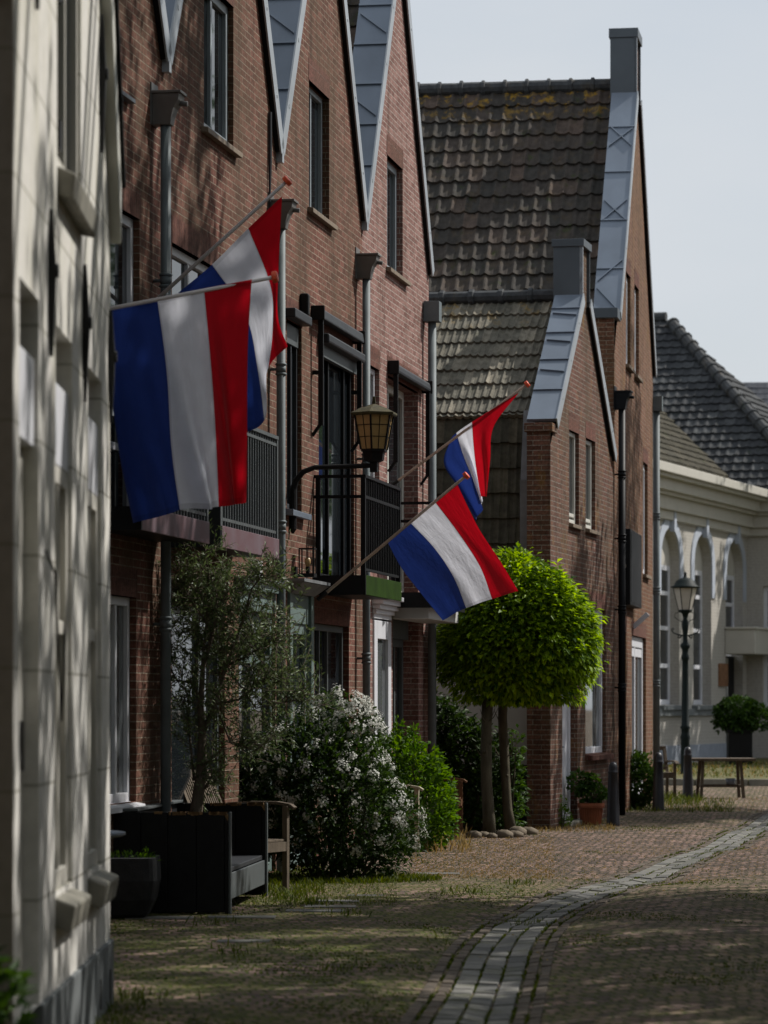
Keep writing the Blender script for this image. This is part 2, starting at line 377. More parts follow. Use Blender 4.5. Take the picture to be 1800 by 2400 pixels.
M['leaf_hornbeam'] = leaf_mat('hornbeam_leaf', (0.020, 0.070, 0.003), (0.29, 0.45, 0.008), 0.48, 0.5)
M['leaf_olive'] = leaf_mat('olive_leaf', (0.040, 0.066, 0.020), (0.15, 0.205, 0.085), 0.25, 0.45)
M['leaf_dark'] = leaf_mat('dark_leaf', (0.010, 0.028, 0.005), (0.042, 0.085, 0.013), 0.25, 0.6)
M['leaf_green'] = leaf_mat('fresh_leaf', (0.03, 0.09, 0.006), (0.11, 0.22, 0.010), 0.35, 0.55)
M['leaf_mid'] = leaf_mat('mid_leaf', (0.02, 0.055, 0.008), (0.055, 0.115, 0.012), 0.3, 0.6)
M['leaf_plane'] = leaf_mat('street_tree_leaf', (0.04, 0.09, 0.015), (0.08, 0.16, 0.03), 0.3, 0.5)
M['grass'] = leaf_mat('grass_blade', (0.022, 0.045, 0.003), (0.10, 0.125, 0.010), 0.3, 0.7)
M['straw'] = leaf_mat('dry_grass', (0.16, 0.11, 0.03), (0.32, 0.24, 0.09), 0.3, 0.7)
M['petal'] = leaf_mat('white_petal', (0.45, 0.45, 0.40), (0.72, 0.73, 0.70), 0.3, 0.7)
M['bark'] = plain('bark', (0.085, 0.075, 0.05), 0.9, 0, 0.45, 14, 0.6, 0.2, (1, 1, 0.3))
M['bark_olive'] = plain('olive_bark', (0.13, 0.105, 0.08), 0.9, 0, 0.4, 20, 0.6, 0.2, (1, 1, 0.3))
M['wood_grey'] = plain('weathered_teak', (0.12, 0.095, 0.07), 0.8, 0, 0.35, 10, 0.3, 0.2, (3, 3, 0.5))
M['wood_brown'] = plain('brown_wood', (0.20, 0.10, 0.05), 0.7, 0, 0.35, 10, 0.3, 0.3)
M['wood_cream'] = plain('cream_chair_paint', (0.42, 0.38, 0.27), 0.5, 0, 0.15, 5, 0.05)
M['terracotta'] = plain('terracotta', (0.26, 0.08, 0.035), 0.75, 0, 0.25, 7, 0.1, 0.3)
M['fibre'] = plain('dark_fibre_stone', (0.022, 0.023, 0.025), 0.75, 0, 0.45, 7, 0.35, 0.3)
M['soil'] = plain('soil', (0.03, 0.022, 0.014), 0.95, 0, 0.4, 20, 0.6, 0.1)
M['cobble'] = plain('cobble', (0.15, 0.12, 0.085), 0.85, 0, 0.35, 5, 0.3, 0.3)
M['chip_wood'] = plain('bare_wood', (0.22, 0.13, 0.06), 0.85, 0, 0.3, 20, 0.3, 0.2)
def cloth(name, col, trans):
    m, n, l, b = new_mat(name)
    t = n.new('ShaderNodeUVMap'); nn = noise(n, l, t.outputs[0], 9, 4)
    r = ramp(n, [(0.3, tuple(c * 0.9 for c in col)), (0.7, col)]); l.new(nn.outputs[0], r.inputs[0]);     sx = n.new('ShaderNodeSeparateXYZ'); l.new(t.outputs[0], sx.inputs[0])
    sm = math_(n, l, 'ABSOLUTE', math_(n, l, 'SUBTRACT', math_(n, l, 'FRACT', math_(n, l, 'ADD', math_(n, l, 'MULTIPLY', sx.outputs[0], 3.0), 0.5)), 0.5))
    se = math_(n, l, 'LESS_THAN', sm, 0.028); he = math_(n, l, 'GREATER_THAN', sx.outputs[1], 0.972); he2 = math_(n, l, 'LESS_THAN', sx.outputs[1], 0.022)
    sf = math_(n, l, 'MULTIPLY', math_(n, l, 'MAXIMUM', se, math_(n, l, 'MAXIMUM', he, he2)), 0.35)
    fc = mixc(n, l, sf, r.outputs[0], tuple(c * 0.45 for c in col)); l.new(fc, b.inputs['Base Color'])
    b.inputs['Roughness'].default_value = 0.75; b.inputs['Sheen Weight'].default_value = 0.15; b.inputs['Specular IOR Level'].default_value = 0.2
    tr = n.new('ShaderNodeBsdfTranslucent'); l.new(fc, tr.inputs['Color'])
    ms = n.new('ShaderNodeMixShader'); ms.inputs[0].default_value = trans
    l.new(b.outputs[0], ms.inputs[1]); l.new(tr.outputs[0], ms.inputs[2]); l.new(ms.outputs[0], n['Material Output'].inputs['Surface'])
    wv = noise(n, l, mapping(n, l, t.outputs[0], (4, 1.5, 1)), 3.0, 4)
    ck = math_(n, l, 'ABSOLUTE', math_(n, l, 'SUBTRACT', math_(n, l, 'FRACT', math_(n, l, 'MULTIPLY', sx.outputs[1], 4.0)), 0.5))
    hh = math_(n, l, 'ADD', wv.outputs[0], math_(n, l, 'MULTIPLY', math_(n, l, 'GREATER_THAN', ck, 0.47), 0.12)); bn_ = bump(n, l, b, hh, 0.4, 0.035); l.new(bn_, tr.inputs['Normal'])
    return m
M['red'] = cloth('flag_red', (0.55, 0.004, 0.014), 0.4); M['flagwhite'] = cloth('flag_white', (0.76, 0.78, 0.86), 0.45); M['blue'] = cloth('flag_blue', (0.018, 0.045, 0.24), 0.3)
M['knob'] = plain('orange_red_knob', (0.75, 0.085, 0.025), 0.5, 0, 0.15, 8, 0.05)
M['polewhite'] = plain('flagpole_white', (0.72, 0.71, 0.72), 0.5, 0, 0.1, 6, 0.05)
M['polewood'] = plain('flagpole_wood', (0.50, 0.42, 0.36), 0.6, 0, 0.2, 8, 0.1)
M['lampglass'] = plain('amber_lamp_glass', (0.42, 0.28, 0.12), 0.4, 0, 0.12, 5, 0.05)
M['lampglass_pale'] = plain('milky_lamp_glass', (0.42, 0.39, 0.35), 0.4, 0, 0.1, 5, 0.05)
M['mossroof'] = plain('mossy_copper', (0.05, 0.042, 0.012), 0.85, 0, 0.5, 18, 0.5)
M['lampgreen'] = plain('dark_green_iron', (0.006, 0.012, 0.012), 0.6, 0.0, 0.2, 8, 0.05, 0.15)
M['bollard'] = plain('bollard_paint', (0.014, 0.015, 0.02), 0.42, 0.1, 0.3, 14, 0.2)

# ---------------------------------------------------------------- building helpers
def tile_roof(name, mat, parent, O, A, S, W, L, tw, gauge, amp=0.022, lift=0.035, samp=8, hip=None, seed=1):
    """hip(s) -> (a0, a1): limits across at distance s down the slope"""
    O = Vector(O); A = Vector(A).normalized(); S = Vector(S).normalized(); N = A.cross(S)
    if N.z < 0: N = -N
    rnd = random.Random(seed); vs = []; fs = []; uv = []
    nc = int(math.ceil(L / gauge)); nx = int(W / tw * samp)
    def prof(x):
        t = (x / tw) % 1.0
        return amp * (1.0 if t < 0.02 else math.cos(2 * PI * t) * 0.7 + 0.3 * math.cos(4 * PI * t))
    for i in range(nc):
        s0 = i * gauge; s1 = min(L, (i + 1) * gauge); a0, a1 = hip((s0 + s1) / 2) if hip else (0, W)
        jit = [rnd.uniform(-0.007, 0.009) for _ in range(int(W / tw) + 3)]
        sj = [rnd.uniform(-0.008, 0.008) for _ in range(int(W / tw) + 3)]
        xs = [a0 + (a1 - a0) * k / max(1, int(nx * (a1 - a0) / W)) for k in range(max(1, int(nx * (a1 - a0) / W)) + 1)]
        b = len(vs); n = len(xs)
        for k, x in enumerate(xs):
            ti = int(x / tw + 0.001); h = prof(x)
            vs.append(O + A * x + S * s0 + N * (h * 0.9)); uv.append((x / tw, (s0 + 0.02) / gauge))
            vs.append(O + A * x + S * (s1 + 0.02 + sj[ti]) + N * (h + lift + jit[ti])); uv.append((x / tw, (s1 - 0.02) / gauge))
            vs.append(O + A * x + S * (s1 + 0.018 + sj[ti]) + N * (h - 0.012)); uv.append((x / tw, (s1 - 0.01) / gauge))
        for k in range(n - 1):
            p = b + 3 * k
            fs.append((p, p + 1, p + 4, p + 3)); fs.append((p + 1, p + 2, p + 5, p + 4))
    me = bpy.data.meshes.new(name); me.from_pydata([tuple(v) for v in vs], [], fs)
    ul = me.uv_layers.new(name='UVMap')
    for lp in me.loops: ul.data[lp.index].uv = uv[lp.vertex_index]
    me.materials.append(mat); me.update()
    o = bpy.data.objects.new(name, me); COL.objects.link(o); o.parent = parent
    return o
def ridge_caps(name, mat, parent, a, b, r=0.11, step=0.42):
    a = Vector(a); b = Vector(b); d = (b - a); L = d.length; d.normalize(); mb = MB(); n = int(L / step)
    for i in range(n):
        p = a + d * (i * step); rr = r * random.uniform(0.96, 1.04)
        mb.tube([p, p + d * (step * 0.86)], rr * 0.88, 10)
        mb.tube([p + d * (step * 0.84), p + d * (step * 0.88), p + d * (step * 1.0), p + d * (step * 1.04)], [rr * 0.9, rr * 1.12, rr * 1.12, rr * 0.9], 10)
    return mb.build(name, mat, parent)
def window(parent, u0, u1, z0, z1, depth, fm, fw=0.06, mull=(), trans=(), pane=None, name='window', ft=0.05, leaf=None):
    mb = MB(); a, b = -depth, -depth + ft
    mb.fb(u0, u0 + fw, a, b, z0, z1); mb.fb(u1 - fw, u1, a, b, z0, z1)
    mb.fb(u0 + fw, u1 - fw, a, b, z1 - fw, z1); mb.fb(u0 + fw, u1 - fw, a, b, z0, z0 + fw)
    for q in mull:
        u = u0 + (u1 - u0) * q; mb.fb(u - fw * 0.4, u + fw * 0.4, a, b - 0.004, z0 + fw, z1 - fw)
    for q in trans:
        z = z0 + (z1 - z0) * q; mb.fb(u0 + fw, u1 - fw, a, b - 0.008, z - fw * 0.4, z + fw * 0.4)
    f = mb.build(name, fm, parent, bevel=0.006)
    g = MB(); g.fb(u0 + fw * 0.5, u1 - fw * 0.5, a + 0.008, a + 0.016, z0 + fw * 0.5, z1 - fw * 0.5)
    g.build('pane', pane or M['glass'], f)
    return f
def lintel(parent, u0, u1, z, h=0.21, proud=0.003, mat=None):
    mb = MB(); mb.fb(u0, u1, -0.05, proud, z, z + h); return mb.build('lintel', mat or M['soldier'], parent)
def sill(parent, u0, u1, z, out_=0.06, h=0.05, mat=None, depth=0.1):
    mb = MB(); mb.hexa([(u0, depth, z - h), (u1, depth, z - h), (u1, -out_, z - h - 0.015), (u0, -out_, z - h - 0.015)][::-1],
                       [(u0, depth, z + 0.012), (u1, depth, z + 0.012), (u1, -out_, z - 0.02), (u0, -out_, z - 0.02)][::-1])
    return mb.build('sill', mat or M['sill'], parent, bevel=0.004)
def downpipe(parent, u, ztop, p=0.10, r=0.042, zb=0.0, clamps=(), mat=None, hmat=None, hop=True, flare=0.23, dark=False, box=False):
    mat = mat or M['pipe']; mb = MB()
    mb.tube([(u, -p, zb), (u, -p, ztop)], r, 14)
    for z in clamps:
        mb.tube([(u, -p, z - 0.06), (u, -p, z - 0.045), (u, -p, z - 0.03)], [r * 1.02, r * 1.35, r * 1.02], 14)
        mb.tube([(u, -p, z - 0.03), (u, -p, z + 0.03)], r * 1.1, 14)
        mb.tube([(u, -p, z + 0.03), (u, -p, z + 0.045), (u, -p, z + 0.06)], [r * 1.02, r * 1.35, r * 1.02], 14)
        mb.fb(u - 0.012, u + 0.012, 0.0, p, z - 0.012, z + 0.012)
    o = mb.build('downpipe', mat, parent, smooth=True); o.data.polygons.foreach_set('use_smooth', [len(f.vertices) == 4 for f in o.data.polygons])
    if hop:
        h = MB(); hh = 0.24; z = ztop - 0.01; hw = 0.10
        if box:
            h.fb(u - 0.1, u + 0.1, p - 0.09, p + 0.1, z, z + 0.24)
        else:
            pr = [(0.01, 0), (p + 0.05, 0), (p + 0.06, 0.06), (p + 0.08, 0.13), (p + 0.12, 0.19), (p + 0.13, hh), (0.01, hh)]
            n = len(pr); sc_ = lambda t: hw * (0.62 + 0.38 * min(1, t / 0.2))
            A = [(u - sc_(q[1]), -q[0], z + q[1]) for q in pr]; B = [(u + sc_(q[1]), -q[0], z + q[1]) for q in pr]
            h.add(A + B, [tuple(range(n)), tuple(range(n, 2 * n))[::-1]] + [(i, i + n, (i + 1) % n + n, (i + 1) % n) for i in range(n)])
            h.fb(u - hw - 0.012, u + hw + 0.012, 0.0, p + 0.145, z + hh, z + hh + 0.022)
            h.fb(u - hw - 0.01, u + hw + 0.01, -0.004, 0.012, z + 0.0, z + hh + 0.09)
            h.tube([(u + 0.03, -(p + 0.1), z + 0.18), (u + 0.03, -(p + 0.17), z + 0.17)], 0.022, 8)
        h.build('hopper', hmat or M['hopper'], o, bevel=0.004)
    return o
def coping(parent, u0, z0, u1, z1, thick=0.32, lip=0.05, seams=(), diag=(), mat=None, drop=0.10):
    a = Vector((u0, 0, z0)); b = Vector((u1, 0, z1)); d = (b - a); L = d.length; d.normalize()
    nrm = Vector((-d.z, 0, d.x)); nrm = nrm if nrm.z > 0 else -nrm
    mb = MB(); y0, y1 = -lip, thick; t = nrm * 0.045
    def q(s, y): p = a + d * s; return Vector((p.x, y, p.z))
    mb.hexa([q(0, y0), q(L, y0), q(L, y1), q(0, y1)], [q(0, y0) + t, q(L, y0) + t, q(L, y1) + t, q(0, y1) + t])
    for s in seams:
        s *= L; mb.hexa([q(s, y0) + t, q(s + 0.02, y0) + t, q(s + 0.02, y1) + t, q(s, y1) + t], [q(s, y0) + t * 1.5, q(s + 0.02, y0) + t * 1.5, q(s + 0.02, y1) + t * 1.5, q(s, y1) + t * 1.5])
    for s, e in diag:
        s *= L; e *= L; mb.hexa([q(s, y0 + 0.03) + t, q(s + 0.025, y0 + 0.03) + t, q(e + 0.025, y1 - 0.03) + t, q(e, y1 - 0.03) + t],
                                [q(s, y0 + 0.03) + t * 1.6, q(s + 0.025, y0 + 0.03) + t * 1.6, q(e + 0.025, y1 - 0.03) + t * 1.6, q(e, y1 - 0.03) + t * 1.6])
    o = mb.build('coping', mat or M['zinc'], parent)
    tr = MB(); dd = nrm * drop
    tr.hexa([q(-0.02, y0 - 0.012) - dd, q(L, y0 - 0.012) - dd, q(L, y0 + 0.004) - dd, q(-0.02, y0 + 0.004) - dd],
            [q(-0.02, y0 - 0.012) + t * 1.35, q(L, y0 - 0.012) + t * 1.35, q(L, y0 + 0.004) + t * 1.35, q(-0.02, y0 + 0.004) + t * 1.35])
    k = 0.5
    while k < L:
        tr.hexa(*[[q(k, y0 - 0.016) + nrm * e, q(k + 0.03, y0 - 0.016) + nrm * e, q(k + 0.03, y0) + nrm * e, q(k, y0) + nrm * e] for e in (-0.02, 0.01)]); k += 0.85
    tr.build('verge_trim', M['zinc_lip'] if mat is None else mat, o)
    tr2 = MB(); tr2.hexa([q(0, y0 + 0.004) - dd * 0.95, q(L, y0 + 0.004) - dd * 0.95, q(L, -0.001) - dd * 0.95, q(0, -0.001) - dd * 0.95],
                         [q(0, y0 + 0.004), q(L, y0 + 0.004), q(L, -0.001), q(0, -0.001)])
    tr2.build('verge_board', M['black'], o)
    return o

# ---------------------------------------------------------------- row of four gabled brick houses
ROW = Plane(2250, 50800, 22.65); GW = 4.6
row_labels = [
    'nearest brick row house with white frames, mostly hidden behind the pale stucco house',
    'brown brick gable house behind the olive tree, crossed by the two near flags',
    'brick gable house with black roller shutters behind the amber wall lantern',
    'pinkish brick gable house at the far end of the row, beside the tiled side roof']
row_roots = []
for i in range(4):
    r = ROW.root('row_house', i * GW); tag(r, row_labels[i], 'house', 'gabled brick row houses'); row_roots.append(r)
def RU(i, x): return ROW.U(x) - i * GW
ZE, ZA = 6.74, 10.28; SL = (ZA - ZE) / (GW / 2)
AT0, AT1 = 6.42, 7.66
holes = {
    0: [(RU(0, 150), RU(0, 327), 2.86, 5.32, 0.12), (RU(0, 170), RU(0, 319), 0.82, 2.39, 0.12)],
    1: [(RU(1, 478), RU(1, 547), AT0, AT1, 0.14), (RU(1, 403), RU(1, 508), 2.86, 5.29, 0.12),
        (RU(1, 402), RU(1, 527), 0.55, 2.38, 0.12), (RU(1, 560), RU(1, 645), 0.02, 2.40, 0.10)],
    2: [(RU(2, 724), RU(2, 771.5), AT0, AT1, 0.14), (RU(2, 672), RU(2, 707), 3.42, 5.2, 0.10), (RU(2, 747), RU(2, 830), 2.80, 5.12, 0.10),
        (RU(2, 676), RU(2, 727), 0.02, 2.62, 0.10), (RU(2, 737), RU(2, 818), 0.8, 2.37, 0.13)],
    3: [(RU(3, 907), RU(3, 943.8), AT0, AT1, 0.14), (RU(3, 864), RU(3, 889), 3.42, 5.22, 0.12), (RU(3, 908), RU(3, 980), 2.80, 5.22, 0.24),
        (RU(3, 873), RU(3, 914), 0.02, 2.50, 0.05), (RU(3, 920), RU(3, 981), 0.02, 2.68, 0.25)]}
for i, r in enumerate(row_roots):
    bm = M['brick_pink'] if i == 3 else M['brick_row']
    mb = MB(); wall(mb, 0, GW, 0, ZA, holes[i], [(-SL, 1, ZE), (SL, 1, ZE + SL * GW)])
    # body sides and back so that the house is closed
    mb.poly([(0.0, 0.0, 0), (0.0, 7, 0), (0.0, 7, ZE), (0.0, 0.0, ZE)]); mb.poly([(GW, 0, 0), (GW, 0, ZE), (GW, 7, ZE), (GW, 7, 0)])
    mb.poly([(0, 7, 0), (GW, 7, 0), (GW, 7, ZE), (GW / 2, 7, ZA - 0.1), (0, 7, ZE)])
    mb.poly([(0, 0.3, ZE), (0.0, 0.0, ZE), (GW / 2, 0.0, ZA), (GW / 2, 0.3, ZA)])
    mb.build('wall', bm, r)
    for hh in holes[i]:
        if hh[3] > 2.3 and not (i in (1, 2) and hh[2] < 0.1) and not (i == 3 and hh[2] < 0.1): lintel(r, hh[0] - 0.03, hh[1] + 0.03, hh[3], 0.22)
    sm = (0.03, 0.16, 0.3, 0.44, 0.58, 0.72, 0.86)
    coping(r, 0.0, ZE, GW / 2, ZA, seams=sm, diag=((0.06, 0.13), (0.33, 0.40), (0.62, 0.69)))
    coping(r, GW, ZE, GW / 2, ZA)
    ang = math.atan(SL); Ls = (GW / 2) / math.cos(ang)
    tile_roof('roof', M['tile_big'], r, (GW / 2, 0.3, ZA - 0.08), (0, 1, 0), (-math.cos(ang), 0, -math.sin(ang)), 6.8, Ls, 0.2, 0.33, samp=6, seed=i)
    tile_roof('roof', M['tile_big'], r, (GW / 2, 0.3, ZA - 0.08), (0, 1, 0), (math.cos(ang), 0, -math.sin(ang)), 6.8, Ls, 0.2, 0.33, samp=6, seed=i + 9)
    t = MB(); t.fb(-0.03, 0.05, 0.0, 0.06, ZE - 0.14, ZE + 0.06); t.build('coping_end', M['zinc_lip'], r)
# --- windows, nearest house
r = row_roots[0]
h = holes[0][0]; window(r, *h[:4], 0.10, M['white'], 0.075, (0.5,), (0.27,), M['glass'], 'french_window')
h = holes[0][1]; window(r, *h[:4], 0.10, M['white'], 0.07, (0.45, 0.78), (), M['glass_curtain']); sill(r, h[0] - 0.02, h[1] + 0.02, h[2], 0.07, 0.05, M['white'])
# --- second house
r = row_roots[1]
h = holes[1][0]; window(r, *h[:4], 0.10, M['frame_grey'], 0.075, (0.45,), ()); sill(r, h[0] - 0.1, h[1] + 0.12, h[2])
h = holes[1][1]; window(r, *h[:4], 0.10, M['white'], 0.07, (0.5,), (0.8,), None, 'french_window')
h = holes[1][2]; window(r, *h[:4], 0.10, M['slate_grey'], 0.07, (0.62,), ()); sill(r, h[0] - 0.04, h[1] + 0.04, h[2])
h = holes[1][3]; window(r, *h[:4], 0.08, M['teal'], 0.09, (), (0.82,), None, 'front_door')
mb = MB(); u0, u1 = RU(1, 548), GW - 0.14; mb.fb(u0, u1, 0, 0.13, 2.66, 2.69); mb.fb(u0 + 0.03, u1 - 0.03, 0, 0.09, 2.58, 2.66); mb.fb(u0 + 0.08, u1 - 0.08, 0, 0.04, 2.40, 2.58)
mb.build('door_cornice', M['teal'], r, bevel=0.006)
mb = MB(); mb.fb(RU(1, 592), RU(1, 603), 0, 0.05, 2.70, 2.86); mb.build('white_box', M['white'], r, bevel=0.005)
mb = MB(); mb.tube([(RU(1, 628), -0.02, 7.0), (RU(1, 628), -0.02, 6.55), (RU(1, 627), -0.02, 6.1)], [0.018, 0.018, 0.006], 6); mb.build('cable', M['anthracite'], r)
# --- third house
r = row_roots[2]
h = holes[2][0]; window(r, *h[:4], 0.12, M['frame_grey'], 0.055, (0.45,), ()); sill(r, h[0] - 0.08, h[1] + 0.16, h[2])
h = holes[2][1]; window(r, *h[:4], 0.09, M['anthracite'], 0.055, (0.6,), ()); sill(r, h[0] - 0.08, h[1] + 0.1, h[2], 0.08, 0.06, M['zinc'])
mb = MB(); mb.fb(h[0] - 0.08, h[1] + 0.02, -0.05, 0.10, h[3] + 0.01, h[3] + 0.10); c = mb.build('shutter_box', M['anthracite'], r, bevel=0.012)
g = MB(); g.fb(h[0], h[1], -0.06, -0.03, h[3] - 0.2, h[3] - 0.02); g.build('shutter_slats', M['slate_grey'], c)
mb = MB(); u = RU(2, 703); mb.fb(u - 0.03, u + 0.06, 0.0, 0.09, 5.30, 5.52); mb.build('alarm_box', M['black'], r, bevel=0.02)
h = holes[2][2]; window(r, *h[:4], 0.08, M['black_gloss'], 0.075, (0.36, 0.8), (), None, 'french_window')
ua, ub = (33.42 - 22.65) / ROW.c - 2 * GW, (35.67 - 22.65) / ROW.c - 2 * GW
mb = MB(); mb.hexa([(ua, 0.0, 5.36), (ua, -0.13, 5.335), (ub, -0.13, 5.335), (ub, 0.0, 5.36)], [(ua, 0.0, 5.46), (ua, -0.115, 5.44), (ub, -0.115, 5.44), (ub, 0.0, 5.46)])
aw = mb.build('awning_box', M['anthracite'], r, bevel=0.015)
for q in (ua - 0.03, ub): MB().fb(q, q + 0.03, 0.0, 0.135, 5.33, 5.47).build('end_plate', M['black'], aw, bevel=0.008)
for uu in (ua + 0.05, ub - 0.06):
    g = MB(); g.fb(uu - 0.018, uu + 0.018, 0.06, 0.11, 4.3, 5.34); g.bar((uu, -0.085, 4.32), (uu, 0, 4.2), 0.03); g.fb(uu - 0.015, uu + 0.015, 0, 0.06, 4.8, 4.84); g.build('guide_rail', M['black'], aw)
mb = MB(); mb.fb(h[0] - 0.06, h[1] + 0.02, -0.05, 0.12, h[3] + 0.02, h[3] + 0.115); c = mb.build('shutter_box', M['anthracite'], r, bevel=0.02)
g = MB(); g.fb(h[0], h[1], -0.02, 0.03, h[3] - 0.1, h[3] + 0.02); g.build('shutter_slats', M['slate_grey'], c)
h = holes[2][3]; window(r, h[0] + 0.06, h[1] - 0.06, h[2], h[3] - 0.28, 0.07, M['teal'], 0.10, (), (), None, 'front_door')
mb = MB(); mb.fb(h[0], h[1], -0.09, 0.0, h[3] - 0.28, h[3]); mb.fb(h[0] - 0.05, h[0] + 0.08, -0.05, 0.03, 0, h[3]); mb.fb(h[1] - 0.08, h[1] + 0.05, -0.05, 0.03, 0, h[3])
mb.build('door_surround', M['teal'], r, bevel=0.006)
mb = MB(); mb.hexa([(h[0] - 0.06, 0, 2.62), (h[0] - 0.06, -0.04, 2.62), (h[1] + 0.04, -0.04, 2.62), (h[1] + 0.04, 0, 2.62)], [(h[0] - 0.12, 0, 2.76), (h[0] - 0.12, -0.17, 2.72), (h[1] + 0.12, -0.17, 2.72), (h[1] + 0.12, 0, 2.76)])
mb.fb(h[0] - 0.13, h[1] + 0.13, 0, 0.18, 2.725, 2.755); mb.build('door_cornice', M['lead'], r)
h = holes[2][4]; window(r, *h[:4], 0.11, M['slate_grey'], 0.065, (0.32, 0.55), (), None); sill(r, h[0] - 0.04, h[1] + 0.04, h[2])
# --- fourth house
r = row_roots[3]
h = holes[3][0]; window(r, *h[:4], 0.12, M['frame_grey'], 0.075, (0.4,), ()); sill(r, h[0] - 0.08, h[1] + 0.25, h[2])
h = holes[3][1]; window(r, *h[:4], 0.10, M['white'], 0.06, (), ()); sill(r, h[0] - 0.05, h[1] + 0.05, h[2])
h = holes[3][2]; window(r, *h[:4], 0.22, M['offwhite'], 0.09, (0.5,), (), None, 'french_window')
ua, ub = (37.88 - 22.65) / ROW.c - 3 * GW, (40.25 - 22.65) / ROW.c - 3 * GW
mb = MB(); mb.hexa([(ua, 0.0, 5.26), (ua, -0.12, 5.245), (ub, -0.12, 5.245), (ub, 0.0, 5.26)], [(ua, 0.0, 5.37), (ua, -0.105, 5.355), (ub, -0.105, 5.355), (ub, 0.0, 5.37)])
aw = mb.build('awning_box', M['anthracite'], r, bevel=0.03)
for q in (ua - 0.03, ub): MB().fb(q, q + 0.03, 0.0, 0.13, 5.23, 5.38).build('end_plate', M['black'], aw, bevel=0.008)
for uu in (ua + 0.03, ub - 0.06):
    g = MB(); g.fb(uu - 0.018, uu + 0.018, 0.06, 0.11, 4.25, 5.24); g.bar((uu, -0.085, 4.27), (uu, 0, 4.15), 0.03); g.build('guide_rail', M['black'], aw)
h = holes[3][3]; window(r, h[0] + 0.02, h[1] - 0.02, h[2], h[3] - 0.02, 0.03, M['white'], 0.2, (), (), M['glass_curtain'], 'front_door')
mb = MB(); mb.fb(h[0], h[1], -0.02, 0.02, h[3], h[3] + 0.1); u0, u1 = h[0], h[1]
for k, (dz, dp) in enumerate(((0.10, 0.05), (0.15, 0.09), (0.2, 0.13), (0.25, 0.17))): mb.fb(u0 - dp * 0.4, u1 + dp * 0.6, 0, dp, h[3] + dz - 0.05 + 0.002, h[3] + dz)
mb.build('door_cornice', M['white'], r, bevel=0.006)
h = holes[3][4]; window(r, h[0], h[1], h[2], 2.32, 0.23, M['slate_grey'], 0.09, (0.34, 0.68), (), None)
mb = MB(); mb.fb(h[0], h[1], -0.25, -0.12, 2.32, h[3]); mb.build('fascia_panel', M['slate_grey'], r)
mb = MB(); mb.fb(h[0] - 0.05, h[1] + 0.35, 0.0, 0.42, 2.52, 2.70); mb.build('canopy', M['plaster'], r, bevel=0.01)
# --- downpipes: one at each valley
downpipe(row_roots[0], 4.28, 6.13, clamps=(4.9, 2.2), zb=0)
downpipe(row_roots[1], 4.30, 5.95, clamps=(3.2, 4.65), zb=0)
downpipe(row_roots[2], 4.28, 6.05, clamps=(4.15, 2.05), zb=0)
downpipe(row_roots[3], 4.22, 6.1, p=0.10, clamps=(), zb=0, box=True, hmat=M['pipe'], r=0.05)
# small outlet stub high on the nearest house
mb = MB(); mb.fb(RU(0, 262), RU(0, 300), 0.0, 0.06, 6.15, 6.18); mb.build('ledge', M['zinc_dark'], row_roots[0])
# --- balconies
def balcony(parent, u0, u1, p, zb, zt, ztop, front_mat, solid_end=False, black=False):
    mb = MB(); mb.fb(u0, u1, 0, p, zb + 0.02, zt); o = mb.build('balcony', M['black'], parent)
    f = MB(); f.fb(u0 + 0.01, u1 - 0.003, p, p + 0.025, zb, zt + 0.015); f.build('fascia', front_mat, o, bevel=0.004)
    f = MB(); f.fb(u0 - 0.025, u0 + 0.008, 0, p + 0.024, zb, zt + 0.012); f.build('end_fascia', M['black'], o)
    ra = MB(); t = 0.045
    for u in (u0 + 0.02, u1 - 0.02): ra.fb(u - t / 2, u + t / 2, p - 0.03, p + 0.015, zt, ztop)
    ra.fb(u0 + 0.02 - t / 2, u0 + 0.02 + t / 2, 0.02, 0.065, zt, ztop)
    ra.fb(u0, u1, p - 0.04, p + 0.02, ztop, ztop + 0.03)
    ra.fb(u0, u0 + 0.05, 0, p - 0.04, ztop, ztop + 0.03)
    ra.fb(u0 + 0.04, u1 - 0.04, p - 0.02, p + 0.005, zt + 0.06, zt + 0.085)
    if black:
        ra.fb(u0, u1, p - 0.03, p + 0.01, ztop - 0.2, ztop - 0.17); ra.fb(u0, u0 + 0.04, 0, p - 0.03, ztop - 0.2, ztop - 0.17)
    else:
        ra.fb(u0, u1, p - 0.03, p + 0.01, ztop - 0.06, ztop - 0.035)
    n = int((u1 - u0) / 0.1)
    for k in range(1, n):
        u = u0 + (u1 - u0) * k / n; ra.fb(u - 0.009, u + 0.009, p - 0.012, p + 0.006, zt + 0.085 if black else zt + 0.0, ztop)
    ra.build('railing', M['black_gloss'] if black else M['slate_grey'], o)
    if not black:
        b_ = MB(); b_.fb(u0 + 0.03, u1 - 0.03, p - 0.06, p - 0.05, zt + 0.02, ztop - 0.04); b_.build('screen', M['anthracite'], o)
    if solid_end:
        b_ = MB(); b_.fb(u0 - 0.04, u0 - 0.026, 0.0, p + 0.02, zb, ztop + 0.02); b_.build('end_panel', M['anthracite'], o)
    return o
def du(i, d): return (d - 22.65) / ROW.c - i * GW
balcony(row_roots[0], du(0, 24.78), du(0, 27.0), 0.40, 2.83, 2.99, 3.87, M['pink_fascia'])
balcony(row_roots[1], du(1, 27.5), du(1, 29.8), 0.39, 2.83, 2.99, 3.87, M['pink_fascia'], solid_end=True)
balcony(row_roots[2], du(2, 33.53), du(2, 35.65), 0.5, 2.64, 2.82, 3.79, M['green_panel'], black=True)
balcony(row_roots[3], du(3, 38.0), du(3, 40.2), 0.5, 2.64, 2.80, 3.79, M['black'], black=True)

